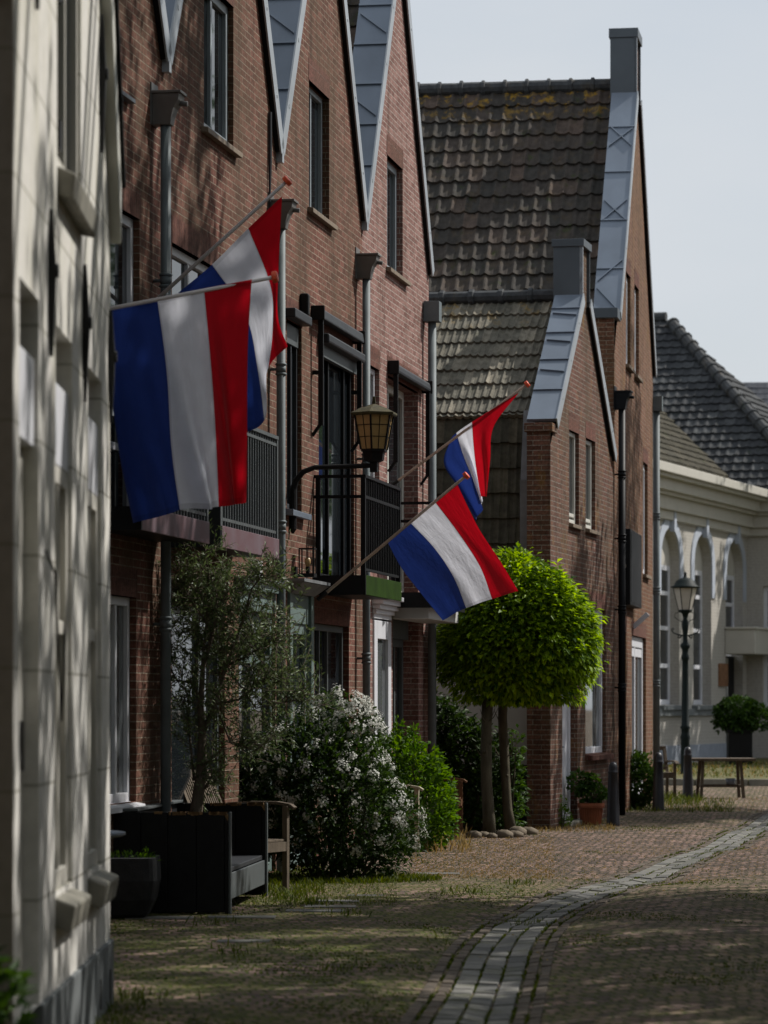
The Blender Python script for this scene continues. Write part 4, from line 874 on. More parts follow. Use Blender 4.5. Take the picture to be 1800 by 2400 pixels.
mossy = math_(n, l, 'MULTIPLY', math_(n, l, 'ADD', mr.outputs[0], m2.outputs[0]), m3.outputs[0])
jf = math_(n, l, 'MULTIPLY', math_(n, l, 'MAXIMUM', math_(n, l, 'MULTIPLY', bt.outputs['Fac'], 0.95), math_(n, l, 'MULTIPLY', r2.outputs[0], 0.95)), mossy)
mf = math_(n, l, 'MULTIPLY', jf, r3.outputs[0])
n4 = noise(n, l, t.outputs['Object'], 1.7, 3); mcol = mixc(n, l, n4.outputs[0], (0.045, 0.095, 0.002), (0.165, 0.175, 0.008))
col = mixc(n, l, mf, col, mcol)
l.new(col, b.inputs['Base Color']); b.inputs['Roughness'].default_value = 0.85; b.inputs['Specular IOR Level'].default_value = 0.25
hh = math_(n, l, 'ADD', math_(n, l, 'MULTIPLY', bt.outputs['Fac'], -0.7), math_(n, l, 'ADD', math_(n, l, 'MULTIPLY', n1.outputs[0], 0.5), math_(n, l, 'MULTIPLY', n3.outputs[0], 0.6)))
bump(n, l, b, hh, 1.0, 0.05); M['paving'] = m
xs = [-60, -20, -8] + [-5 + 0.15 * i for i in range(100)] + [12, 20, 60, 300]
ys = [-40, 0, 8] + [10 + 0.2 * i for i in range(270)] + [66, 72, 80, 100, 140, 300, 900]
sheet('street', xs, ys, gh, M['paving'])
# gutter of grey stones
m, n, l, b = new_mat('gutter_stone'); g = n.new('ShaderNodeNewGeometry'); r_ = ramp(n, [(0, (0.07, 0.07, 0.066)), (1, (0.17, 0.165, 0.15))]); l.new(g.outputs['Random Per Island'], r_.inputs[0])
t = n.new('ShaderNodeTexCoord'); nn = noise(n, l, t.outputs['Object'], 20, 5, 0.7); rr = ramp(n, [(0.3, (0.7, 0.7, 0.7)), (0.7, (1.2, 1.2, 1.2))]); l.new(nn.outputs[0], rr.inputs[0])
nm_ = noise(n, l, t.outputs['Object'], 3.5, 6, 0.75); rm_ = ramp(n, [(0.5, (0, 0, 0)), (0.66, (1, 1, 1))]); l.new(nm_.outputs[0], rm_.inputs[0])
l.new(mixc(n, l, math_(n, l, 'MULTIPLY', rm_.outputs[0], 0.55), mixc(n, l, 1.0, r_.outputs[0], rr.outputs[0], 'MULTIPLY'), (0.07, 0.075, 0.02)), b.inputs['Base Color']); b.inputs['Roughness'].default_value = 0.85; bump(n, l, b, nn.outputs[0], 0.5, 0.012); M['gutter'] = m
mb = MB(); rnd = random.Random(5)
def gutter_row(mb, off, wd, l0, l1, top):
    y = 12.0
    while y < 62:
        L = rnd.uniform(l0, l1); ya, yb = y + 0.012, y + L - 0.012; y += L
        k = [(off - wd / 2, ya), (off + wd / 2, ya), (off + wd / 2, yb), (off - wd / 2, yb)]
        jz = top + rnd.uniform(-0.004, 0.006)
        vb = [(gx(q) + o_, q, gh(gx(q) + o_, q) - 0.03) for o_, q in k]; vt = [(gx(q) + o_, q, gh(gx(q) + o_, q) + jz) for o_, q in k]
        mb.hexa(vb, vt)
for o_ in (-0.128, 0.0, 0.128): gutter_row(mb, o_, 0.112, 0.22, 0.34, 0.016)
go = mb.build('gutter', M['gutter'], bevel=0.006); tag(go, kind='structure')
mb = MB()
M['edge'] = plain('edge_clinker', (0.105, 0.085, 0.066), 0.85, 0, 0.6, 9, 0.4, 0.2)
for o_ in (-0.235, -0.32, 0.235, 0.315): gutter_row(mb, o_, 0.062, 0.19, 0.23, 0.010)
go = mb.build('gutter_edge', M['edge'], bevel=0.006); tag(go, kind='structure')
# pavement strip by the houses and the raised verge at the end of the street
m, n, l, b = new_mat('verge_soil'); t = n.new('ShaderNodeTexCoord'); nn = noise(n, l, t.outputs['Object'], 2.5, 6, 0.7)
r_ = ramp(n, [(0.35, (0.035, 0.045, 0.01)), (0.55, (0.10, 0.085, 0.02)), (0.7, (0.06, 0.075, 0.012))]); l.new(nn.outputs[0], r_.inputs[0]); l.new(r_.outputs[0], b.inputs['Base Color']); b.inputs['Roughness'].default_value = 0.95; bump(n, l, b, nn.outputs[0], 0.6, 0.05); M['verge'] = m
mb = MB(); mb.hexa([(4.2, 66.2, 0), (30, 60, 0), (30, 84, 0), (2.0, 84, 0)], [(4.2, 66.2, 0.11), (30, 60, 0.11), (30, 84, 0.24), (2.0, 84, 0.24)]); tag(mb.build('verge', M['verge']), kind='structure')
mb = MB(); k = 0
while k < 25:
    a = Vector((4.0 + k, 66.1 - k * 0.235, 0)); mb.hexa([a, a + Vector((0.97, -0.23, 0)), a + Vector((0.97, -0.08, 0)), a + Vector((0, 0.15, 0))], [a + Vector((0, 0, 0.13)), a + Vector((0.97, -0.23, 0.13)), a + Vector((0.97, -0.08, 0.13)), a + Vector((0, 0.15, 0.13))]); k += 1
tag(mb.build('kerb', M['stone_sill'], bevel=0.01), kind='structure')
# flat grey slabs in the paving by the bench
mb = MB()
for x, y, a, b_ in ((-1.3, 25.0, 0.5, 0.24), (-0.75, 25.9, 0.45, 0.25), (-0.62, 26.5, 0.4, 0.24), (-0.55, 27.2, 0.35, 0.22), (-1.9, 24.9, 0.5, 0.24), (-0.3, 27.9, 0.3, 0.2), (0.3, 31.5, 0.4, 0.25), (-1.1, 22.4, 0.35, 0.2)):
    z = gh(x, y); mb.hexa([(x, y, z - 0.02), (x + a, y - 0.03, z - 0.02), (x + a, y + b_, z - 0.02), (x, y + b_, z - 0.02)], [(x, y, z + 0.006), (x + a, y - 0.03, z + 0.006), (x + a, y + b_, z + 0.006), (x, y + b_, z + 0.006)])
tag(mb.build('paving_slabs', M['gutter'], bevel=0.004), kind='structure')

# ---------------------------------------------------------------- foliage helpers
def leaves(name, mat, items, parent=None, fold=0.25):
    """items: (pos, dir, normal, length, width)"""
    vs = []; fs = []
    for p, d, nrm, L, W_ in items:
        d = d.normalized(); s = d.cross(nrm)
        if s.length < 1e-4: s = Vector((1, 0, 0))
        s.normalize(); u = s.cross(d); b = len(vs)
        q = p + d * (L * 0.45)
        vs += [p, q + s * (W_ / 2) + u * (W_ * fold), p + d * L - u * (L * 0.12), q - s * (W_ / 2) + u * (W_ * fold), q]
        fs += [(b, b + 4, b + 1), (b + 4, b + 2, b + 1), (b, b + 3, b + 4), (b + 4, b + 3, b + 2)]
    me = bpy.data.meshes.new(name); me.from_pydata([tuple(v) for v in vs], [], fs); me.materials.append(mat); me.update()
    o = bpy.data.objects.new(name, me); COL.objects.link(o)
    if parent: o.parent = parent
    return o
def rv(r): 
    while True:
        v = Vector((r.uniform(-1, 1), r.uniform(-1, 1), r.uniform(-1, 1)))
        if 0.01 < v.length < 1: return v.normalized()
def blades(name, mat, pts, rng, kind='stuff'):
    vs = []; fs = []
    for x, y, z, h, w_ in pts:
        a = rng.uniform(0, 2 * PI); dx, dy = math.cos(a), math.sin(a); lx, ly = rng.gauss(0, 0.45) * h, rng.gauss(0, 0.45) * h; b = len(vs)
        vs += [(x - dx * w_, y - dy * w_, z), (x + dx * w_, y + dy * w_, z), (x + lx * 0.4 + dx * w_ * 0.7, y + ly * 0.4 + dy * w_ * 0.7, z + h * 0.6), (x + lx * 0.4 - dx * w_ * 0.7, y + ly * 0.4 - dy * w_ * 0.7, z + h * 0.6), (x + lx, y + ly, z + h)]
        fs += [(b, b + 1, b + 2, b + 3), (b + 3, b + 2, b + 4)]
    me = bpy.data.meshes.new(name); me.from_pydata(vs, [], fs); me.materials.append(mat); me.update()
    o = bpy.data.objects.new(name, me); COL.objects.link(o); tag(o, kind=kind); return o

# ---------------------------------------------------------------- ball-headed hornbeam on two trunks
rnd = random.Random(21)
ht = thing('clipped_tree', 'clipped ball-headed bright green tree on two trunks beside the small gable house', 'tree', (1.35, 40.8, 0))
def tr(o, x, y, z): return Vector((x - o.location.x, y - o.location.y, z))
def trunk(parent, base, pts, rs, mat, name='trunk'):
    mb = MB(); r2 = random.Random(int(base[0] * 100) + 3); pp = []; rr = []
    for (x, y, z), q in zip(pts, rs): pp.append(tr(parent, x, y, z)); rr.append(q * r2.uniform(0.95, 1.07))
    mb.tube(pp, rr, 12)
    for k in range(4):
        i = r2.randrange(1, len(pp) - 1); a = r2.uniform(0, 2 * PI); mb.sphere(pp[i] + Vector((math.cos(a), math.sin(a), 0)) * rr[i] * 0.8, rr[i] * 0.42, n=7, k=5)
    o = mb.build(name, mat, parent, smooth=True); return o
trunk(ht, (1.24, 40.7), [(1.255, 40.6, 0), (1.245, 40.6, 0.25), (1.22, 40.6, 0.6), (1.215, 40.62, 1.0), (1.22, 40.64, 1.3), (1.235, 40.7, 1.6), (1.3, 40.8, 1.9)], [0.082, 0.072, 0.066, 0.07, 0.064, 0.066, 0.05], M['bark'])
trunk(ht, (1.5, 41.6), [(1.545, 41.5, 0), (1.50, 41.5, 0.3), (1.475, 41.5, 0.7), (1.455, 41.48, 1.1), (1.44, 41.46, 1.4), (1.45, 41.4, 1.7), (1.5, 41.2, 2.0)], [0.07, 0.06, 0.057, 0.055, 0.053, 0.056, 0.045], M['bark'])
cx, cy, cz = 1.60, 41.0, 2.36; RX, RY, RZ = 0.99, 0.92, 0.92
its = []; bump_f = [(rv(rnd), rnd.uniform(-0.10, 0.10)) for _ in range(55)]
def noise_clump(v): return math.sin(v.x * 9 + 2 * math.sin(v.z * 7)) * math.sin(v.z * 11 + v.y * 5) 
def crown_r(v):
    q = 1.0
    for d, a in bump_f:
        c_ = v.dot(d)
        if c_ > 0.8: q += a * (c_ - 0.8) * 5
    return q
for k in range(15500):
    v = rv(rnd)
    if v.z < -0.55 and rnd.random() < 0.55: continue
    e = 1.0; x, y, z = v
    sx = (abs(x) ** 2.25 + abs(y) ** 2.25 + abs(z) ** 2.25) ** (-1 / 2.25)
    q = crown_r(v) * sx * (1 - 0.22 * rnd.random() ** 1.8) * 0.97
    if rnd.random() < 0.045: q *= rnd.uniform(1.02, 1.15)
    zz = z * q * RZ
    if zz < -0.70: zz = -0.70 - 0.08 * rnd.random()
    if rnd.random() < 0.3 * (noise_clump(v) > 0.35): continue
    tp = 1 - 0.16 * max(0, z) ** 1.5 + 0.03 * (z < 0); p = Vector((cx + x * q * RX * tp, cy + y * q * RY * tp, cz + zz + 0.02))
    outw = Vector((x, y, z * 0.25)).normalized()
    d = (outw + rv(rnd) * 0.55 + Vector((0, 0, -0.25 - 0.35 * (z < -0.2)))).normalized(); nn_ = (Vector((0, 0, 1)) + outw * 0.7 + rv(rnd) * 0.35).normalized()
    L = rnd.uniform(0.065, 0.115); its.append((p - ht.location, d, nn_, L, L * rnd.uniform(0.5, 0.62)))
for k in range(6500):
    v = rv(rnd); x, y, z = v; sx = (abs(x) ** 2.6 + abs(y) ** 2.6 + abs(z) ** 2.6) ** (-1 / 2.6); q = sx * rnd.uniform(0.5, 0.82); zz = max(z * q * RZ, -0.62); q *= 1 - 0.16 * max(0, z)
    L = rnd.uniform(0.08, 0.13); its.append((Vector((cx + x * q * RX, cy + y * q * RY, cz + zz)) - ht.location, (v + rv(rnd)), (rv(rnd) + v), L, L * 0.62))
leaves('crown', M['leaf_hornbeam'], its, ht)
mb = MB()
for k in range(26):
    v = rv(rnd); v.z = abs(v.z) * 0.8 - 0.15; mb.tube([tr(ht, 1.35 + rnd.uniform(-.1, .15), 40.9 + rnd.uniform(-.1, .2), 1.75), tr(ht, cx + v.x * 0.4, cy + v.y * 0.4, cz + v.z * 0.35), tr(ht, cx + v.x * 0.85, cy + v.y * 0.8, cz + v.z * 0.8)], [0.025, 0.015, 0.005], 5, False)
for k in range(16):
    s_ = rnd.random() < 0.5; x0, y0 = (1.22, 40.62) if s_ else (1.46, 41.47); z0_ = rnd.uniform(0.9, 1.65); a_ = rnd.uniform(0, 2 * PI); l_ = rnd.uniform(0.08, 0.2)
    mb.tube([tr(ht, x0, y0, z0_), tr(ht, x0 + math.cos(a_) * l_ * 0.6, y0 + math.sin(a_) * l_ * 0.6, z0_ + 0.06), tr(ht, x0 + math.cos(a_) * l_, y0 + math.sin(a_) * l_, z0_ + 0.17)], [0.012, 0.007, 0.003], 5, False)
mb.build('branches', M['bark'], ht)
# stones round the trunks
for k, (x, y, r_, s) in enumerate(((1.06, 40.2, 0.075, 1.1), (1.18, 40.35, 0.06, 1.2), (1.27, 40.05, 0.055, 1), (1.42, 40.2, 0.085, 1.1), (1.55, 40.35, 0.07, 1.3), (1.60, 40.9, 0.10, 1.0), (1.74, 41.1, 0.085, 1.2))):
    mb = MB(); mb.sphere((0, 0, r_ * 0.5), r_, (1.15 * s, 1.0, 0.8), 12, 8, 0.12); o = mb.build('stone', M['cobble'], smooth=True); o.location = (x, y, -r_ * 0.25)
    tag(o, 'rounded brown stone lying at the foot of the clipped tree', 'stone', 'stones round the tree foot')

# ---------------------------------------------------------------- shrubs
def shrub(name, label, cat, loc, blobs, mat, n_, Lr, asp, seed, stems=0, up=0.5, group=None, rag=0.14, fmat=None, flowers=0, ftop=0.3, shell=0.35):
    r = random.Random(seed); o = thing(name, label, cat, loc, 0, group); its = []; tot = sum(b_[3] * b_[4] * b_[5] for b_ in blobs)
    for bx, by, bz, ax, ay, az in blobs:
        bf = [(rv(r), r.uniform(-0.16, 0.16)) for _ in range(16)]
        for k in range(int(n_ * ax * ay * az / tot)):
            v = rv(r); q = 1.0
            for d, a in bf:
                c_ = v.dot(d)
                if c_ > 0.75: q += a * (c_ - 0.75) * 4
            q *= 1 - shell * r.random() ** 1.5 + (r.random() < 0.05) * r.uniform(0, rag)
            p = Vector((bx + v.x * ax * q, by + v.y * ay * q, bz + v.z * az * q))
            if p.z < 0.01: continue
            d = (Vector((v.x, v.y, v.z * 0.3 + up)) + rv(r) * 0.8).normalized(); nn_ = (Vector((0, 0, 1)) + v * 0.6 + rv(r) * 0.6).normalized(); L = r.uniform(*Lr)
            its.append((p, d, nn_, L, L * asp * r.uniform(0.8, 1.2)))
    leaves('foliage', mat, its, o)
    mb = MB()
    for k in range(stems):
        bx, by, bz, ax, ay, az = blobs[r.randrange(len(blobs))]; e = Vector((bx + r.uniform(-.6, .6) * ax, by + r.uniform(-.6, .6) * ay, bz + r.uniform(0, .8) * az))
        mb.tube([Vector((e.x * 0.35, e.y * 0.35, 0)), Vector((e.x * 0.7, e.y * 0.7, e.z * 0.5)), e], [0.018, 0.012, 0.004], 5, False)
    if stems: mb.build('stems', M['bark'], o)
    if flowers:
        its = []; k = 0
        while k < flowers:
            bx, by, bz, ax, ay, az = blobs[r.randrange(len(blobs))]; v = rv(r)
            if v.y > 0.55 or v.z < -0.55: continue
            if r.random() > ftop + max(0, v.x * 0.35 - v.y * 0.25 + v.z * 0.35): continue
            k += 1; c = Vector((bx + v.x * ax * 0.98, by + v.y * ay * 0.98, bz + v.z * az * 0.98)); cr_ = r.uniform(0.035, 0.075)
            for j in range(r.randrange(18, 44)):
                w_ = rv(r); p = c + w_ * cr_ * r.random() ** 0.4; f = (v + w_ * 0.6).normalized()
                a = f.cross(Vector((0.3, 0.2, 1))).normalized()
                for q in range(4):
                    ang = q * PI / 2 + j; dd = (a * math.cos(ang) + f.cross(a) * math.sin(ang)) + f * 0.25
                    its.append((p, dd, f, 0.0125, 0.010))
        leaves('flowers', fmat, its, o, 0.05)
    return o
# white flowering shrub in front of the row houses
cS = P(790, 2050, 30.6)
shrub('flowering_shrub', 'big dark green shrub covered in white flower clusters, in front of the brick row houses', 'shrub', (cS.x, cS.y, 0),
      [(0.0, 0, 0.62, 0.66, 0.6, 0.66), (0.28, 0.0, 0.45, 0.52, 0.5, 0.50), (-0.15, 0.1, 1.05, 0.52, 0.45, 0.52), (-0.32, 0.0, 0.75, 0.55, 0.5, 0.6), (0.02, 0.25, 1.35, 0.34, 0.3, 0.36), (-0.5, -0.05, 0.95, 0.35, 0.35, 0.42), (-0.72, 0.1, 0.6, 0.32, 0.35, 0.5), (0.15, 0.3, 1.2, 0.3, 0.3, 0.4)],
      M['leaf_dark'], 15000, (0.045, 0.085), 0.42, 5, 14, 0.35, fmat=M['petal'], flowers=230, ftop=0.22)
# olive tree
rnd = random.Random(33); oc = P(462, 1900, 27.15)
ot = thing('olive_tree', 'loose grey green olive tree between the black bench and the brick wall', 'tree', (oc.x, oc.y, 0))
def OP(x, y, d=27.2): v = P(x, y, d); return v - ot.location
mb = MB(); main = [OP(458, 2010), OP(460, 1900), OP(472, 1800), OP(474, 1720), OP(470, 1650), OP(476, 1560), OP(500, 1480), OP(510, 1400)]
mb.tube(main, [0.05, 0.052, 0.04, 0.032, 0.026, 0.02, 0.014, 0.008], 9)
twigs = []
for pts, r_ in (([OP(474, 1720), OP(505, 1650), OP(530, 1560), OP(560, 1480), OP(590, 1400)], 0.024), ([OP(470, 1640), OP(450, 1600), OP(415, 1595), OP(390, 1550), OP(380, 1490)], 0.016),
                ([OP(474, 1560), OP(485, 1450), OP(490, 1350), OP(478, 1260)], 0.014), ([OP(455, 1830), OP(448, 1760), OP(440, 1680), OP(445, 1620)], 0.014), ([OP(530, 1560), OP(575, 1540), OP(640, 1500), OP(690, 1470)], 0.016),
                ([OP(505, 1650), OP(560, 1640), OP(620, 1590), OP(670, 1600)], 0.014), ([OP(480, 1850), OP(497, 1815), OP(492, 1780)], 0.012), ([OP(500, 1480), OP(455, 1420), OP(425, 1370), OP(418, 1310)], 0.012), ([OP(560, 1480), OP(590, 1380), OP(620, 1340), OP(650, 1360)], 0.012), ([OP(505, 1650), OP(540, 1740), OP(600, 1760), OP(640, 1720)], 0.012), ([OP(530, 1560), OP(600, 1660), OP(690, 1640), OP(740, 1640)], 0.011)):
    mb.tube(pts, [r_ * (1 - 0.75 * k / (len(pts) - 1)) for k in range(len(pts))], 6); twigs.append(pts)
its = []
def spray(c, dirv, n_, ln):
    d = dirv.normalized(); e = c + d * ln; mb.tube([c, c + d * ln * 0.55 + rv(rnd) * 0.02, e], [0.0035, 0.0028, 0.0015], 4, False)
    for j in range(n_):
        t = (j + 0.5) / n_; p = c + (e - c) * t; a = rv(rnd); a = (a - d * a.dot(d)); L = rnd.uniform(0.04, 0.068)
        its.append((p, (d * 0.75 + a.normalized() * 0.8), rv(rnd), L, L * 0.24))
for pts in twigs + [main[4:]]:
    for k in range(48):
        i = rnd.randrange(1 if len(pts) > 3 else 0, len(pts) - 1); t = rnd.random(); c = pts[i].lerp(pts[i + 1], t)
        spray(c + rv(rnd) * rnd.uniform(0, 0.12), rv(rnd) + Vector((0, 0, 0.5)), rnd.randrange(8, 15), rnd.uniform(0.14, 0.32))
for k in range(330):      # fill of the right-hand part of the crown
    x = rnd.gauss(585, 62); y = rnd.gauss(1560, 125)
    if y > 1830 or y < 1330: continue
    spray(OP(x, y, 27.3 + rnd.uniform(-0.35, 0.5)), rv(rnd) + Vector((0, 0, 0.4)), rnd.randrange(9, 15), rnd.uniform(0.15, 0.3))
for k in range(190):
    x = rnd.gauss(475, 50); y = rnd.gauss(1430, 70)
    spray(OP(x, y, 27.3 + rnd.uniform(-0.3, 0.3)), rv(rnd) + Vector((0, 0, 0.6)), rnd.randrange(8, 14), rnd.uniform(0.15, 0.3))
mb.build('trunk', M['bark_olive'], ot, smooth=True)
leaves('crown', M['leaf_olive'], its, ot, 0.1)
# fresh green shrub behind the white one
c = P(970, 1975, 36.5)
gs = shrub('green_shrub', 'fresh bright green leafy shrub behind the white flowering shrub', 'shrub', (c.x, c.y, 0),
      [(0.0, 0, 0.5, 0.42, 0.42, 0.5), (-0.15, 0, 0.85, 0.42, 0.36, 0.38), (0.15, 0, 0.35, 0.32, 0.3, 0.36), (-0.35, 0.1, 0.7, 0.3, 0.3, 0.5)], M['leaf_green'], 5200, (0.05, 0.09), 0.6, 8, 10, 0.5)
r8 = random.Random(4); its = []; mb = MB()
for x, y in ((932, 1690), (968, 1705), (973, 1740), (1005, 1770), (945, 1740)):
    e = P(x, y, 36.5) - gs.location; mb.tube([Vector((e.x * 0.6, 0, 0.7)), e], [0.008, 0.004], 5, False)
    for k in range(46):
        d = rv(r8); its.append((e + d * 0.05 * r8.random() - Vector((0, 0, r8.random() * 0.16)), d + Vector((0, 0, 0.4)), rv(r8), r8.uniform(0.04, 0.075), 0.035))
leaves('shoots', M['leaf_green'], its, gs); mb.build('shoot_stems', M['bark'], gs)
# dark shrub filling the alley
c = P(1080, 1960, 42.0)
shrub('dark_shrub', 'dark evergreen shrub in the shaded gap behind the two tree trunks', 'shrub', (c.x, 41.9, 0),
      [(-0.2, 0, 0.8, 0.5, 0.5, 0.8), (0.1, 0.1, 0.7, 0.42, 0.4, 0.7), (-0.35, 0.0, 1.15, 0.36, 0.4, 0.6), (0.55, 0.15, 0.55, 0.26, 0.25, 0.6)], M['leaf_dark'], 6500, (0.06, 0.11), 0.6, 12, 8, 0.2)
c = P(1185, 1940, 42.2)
shrub('climbing_weed', 'young green climber growing against the second trunk of the clipped tree', 'plant', (c.x, 41.8, 0), [(0.06, 0, 0.5, 0.13, 0.12, 0.5), (0.1, 0, 1.05, 0.1, 0.1, 0.25), (-0.05, 0, 0.2, 0.15, 0.12, 0.2)], M['leaf_mid'], 420, (0.06, 0.1), 0.6, 13, 4, 0.3, rag=0.4)
c = P(1318, 1940, 43.6)
shrub('doorside_weed', 'low yellow green weed growing beside the white door of the small gable house', 'plant', (c.x - 0.02, 43.4, 0), [(0, 0, 0.12, 0.13, 0.1, 0.14), (0.0, 0, 0.28, 0.08, 0.08, 0.12)], M['leaf_green'], 260, (0.03, 0.06), 0.55, 14, 3, 0.5)
c = P(1492, 1900, 50.5)
shrub('round_bush', 'round dark green bush between the two nearest bollards', 'bush', (c.x, 50.9, 0), [(0, 0, 0.42, 0.3, 0.3, 0.42), (-0.08, 0, 0.62, 0.2, 0.2, 0.24), (0.12, 0, 0.35, 0.25, 0.25, 0.35)], M['leaf_mid'], 2600, (0.05, 0.09), 0.6, 15, 6, 0.3)
# terracotta pot and its plant
c = P(1385, 1932, 44.5); r_ = 0.177
mb = MB(); prof = [(0.115, 0), (0.125, 0.005), (0.15, 0.2), (0.155, 0.215), (0.177, 0.22), (0.182, 0.245), (0.177, 0.28), (0.155, 0.28), (0.15, 0.25), (0.02, 0.25)]
mb.lathe(prof, 28)
for k in range(28):
    a = 2 * PI * k / 28; mb.bar((0.126 * math.cos(a), 0.126 * math.sin(a), 0.01), (0.151 * math.cos(a), 0.151 * math.sin(a), 0.2), 0.012)
pot = mb.build('flower_pot', M['terracotta']); pot.location = (c.x, c.y, 0); tag(pot, 'ribbed terracotta flower pot standing beside the nearest bollard', 'flower pot')
shrub('geranium', 'leafy green geranium growing in the terracotta pot', 'plant', (c.x, c.y, 0.25), [(0.02, 0, 0.14, 0.2, 0.17, 0.13), (-0.13, 0, 0.28, 0.16, 0.14, 0.15), (0.0, 0.03, 0.3, 0.13, 0.13, 0.12)], M['leaf_mid'], 750, (0.045, 0.075), 0.85, 16, 7, 0.3)
# bollards
def bollard():
    mb = MB(); mb.lathe([(0.092, 0), (0.094, 0.02), (0.088, 0.06), (0.074, 0.5), (0.064, 0.705), (0.070, 0.712), (0.070, 0.728), (0.062, 0.738), (0.064, 0.77), (0.058, 0.81), (0.042, 0.843), (0.018, 0.86)], 24)
    for k in range(12): mb.box(0.078, 0.086, -0.005, 0.005, 0.08 + k * 0.05, 0.09 + k * 0.05)
    return mb
for (x, y), lab in zip(((1437, 1935), (1543, 1900), (1612, 1872)), ('nearest dark iron bollard, right beside the terracotta pot', 'middle dark iron bollard, right of the round bush', 'farthest dark iron bollard, in front of the street lamp')):
    d = EYE * F / (y - HOR); p = P(x, y, d); o = bollard().build('bollard', M['bollard'], smooth=True); o.data.polygons.foreach_set('use_smooth', [len(f.vertices) == 4 for f in o.data.polygons])
    o.location = (p.x, p.y, gh(p.x, p.y)); s = 0.826 / 0.86 if x < 1500 else 1.0; o.scale = (s, s, s); tag(o, lab, 'bollard', 'iron bollards along the street')
# ---------------------------------------------------------------- bench with closed black sides
B0 = P(535, 2142, 25.53); bn = thing('plank_bench', 'low black plank bench with closed sides and chipped paint against the brick wall', 'bench', (B0.x, B0.y, 0), R(90) - math.atan(0.0823))
# local x along the bench (away from the camera), local y to the left (towards the wall)
def bb(x0, x1, y0, y1, z0, z1, name, mat, bev=0.004): return MB().box(x0, x1, y0, y1, z0, z1).build(name, mat, bn, bevel=bev)
for x0, nm in ((0.0, 'side_panel'), (2.34, 'side_panel')):
    mb = MB(); k = 0
    for y0, y1 in ((0.03, 0.24), (0.243, 0.455), (0.458, 0.66), (0.663, 0.93)): mb.box(x0, x0 + 0.045, y0, y1, 0.01, 0.76)
    mb.box(x0 + 0.001, x0 + 0.046, 0, 0.027, 0.0, 0.75); sp = mb.build(nm, M['black'], bn, bevel=0.004)
    e = MB(); e.box(x0 - 0.004, x0 + 0.05, -0.02, -0.002, 0.0, 0.762); e.build('edge_strip', M['slate_grey'], sp, bevel=0.003)
    ch = MB(); rr = random.Random(6)
    for q in range(26):
        y = rr.uniform(0.0, 0.62) if q > 8 else rr.uniform(0, 0.12); w_ = rr.uniform(0.015, 0.06); ch.box(x0 - 0.004, x0 + 0.02, y, y + w_, 0.75 - rr.uniform(0.004, 0.014), 0.763)
    for q in range(5): z = 0.70 + q * 0.009; ch.box(x0 - 0.003, x0 + 0.01, 0.0, 0.008 + q * 0.006, z, z + 0.01)
    ch.build('chipped_edge', M['chip_wood'], sp)
bb(0.045, 2.34, 0.72, 0.76, 0.05, 0.75, 'backrest', M['black'])
mb = MB()
for q in range(4): mb.box(0.0 + q * 0.6, 0.594 + q * 0.6, 0.68, 0.93, 0.765, 0.785)
mb.build('back_shelf', M['slate_grey'], bn, bevel=0.004)
mb = MB()
for q in range(3): mb.box(0.05, 2.335, 0.02 + q * 0.235, 0.25 + q * 0.235, 0.30, 0.335)
mb.build('seat', M['anthracite'], bn, bevel=0.005)
bb(0.05, 2.335, 0.0, 0.02, 0.10, 0.295, 'front_board', M['slate_grey'])
# planter
c = P(330, 2148, 25.0); pl = thing('stone_planter', 'tapered dark grey stone planter in front of the black bench', 'planter', (-1.96, 25.12, 0))
mb = MB(); A = [];
for (hw, hd, z) in ((0.2, 0.2, 0), (0.235, 0.235, 0.03), (0.285, 0.28, 0.14), (0.31, 0.30, 0.28), (0.30, 0.29, 0.445), (0.275, 0.265, 0.45), (0.26, 0.25, 0.40)):
    ring = []
    for k in range(24):
        a = 2 * PI * k / 24; cx_, sx_ = math.cos(a), math.sin(a); e = 0.28
        ring.append((hw * math.copysign(abs(cx_) ** e, cx_), hd * math.copysign(abs(sx_) ** e, sx_), z))
    A.append(ring)
vs = [p for ring in A for p in ring]; fs = []
for i in range(len(A) - 1):
    for k in range(24): fs.append((i * 24 + k, i * 24 + (k + 1) % 24, (i + 1) * 24 + (k + 1) % 24, (i + 1) * 24 + k))
fs.append(tuple(range(24))[::-1]); mb.add(vs, fs); mb.build('bowl', M['fibre'], pl)
MB().box(-0.25, 0.25, -0.24, 0.24, 0.38, 0.405).build('soil', M['soil'], pl)
shrub('planter_herbs', 'sparse green seedlings growing in the stone planter', 'plant', (-1.9, 25.05, 0.39), [(0, 0, 0.03, 0.26, 0.18, 0.05), (0.12, -0.1, 0.05, 0.08, 0.06, 0.07)], M['leaf_green'], 260, (0.03, 0.055), 0.3, 17, 0, 0.9)
# small round table
tb = thing('garden_table', 'small grey garden table by the corner of the stucco house, only its rim in view', 'table', (-2.16, 23.0, 0))
MB().lathe([(0.39, 0.675), (0.42, 0.69), (0.42, 0.705), (0.40, 0.71)], 28).build('table_top', M['zinc'], tb); MB().lathe([(0.2, 0), (0.2, 0.02), (0.03, 0.05), (0.03, 0.67)], 14).build('leg', M['iron'], tb)
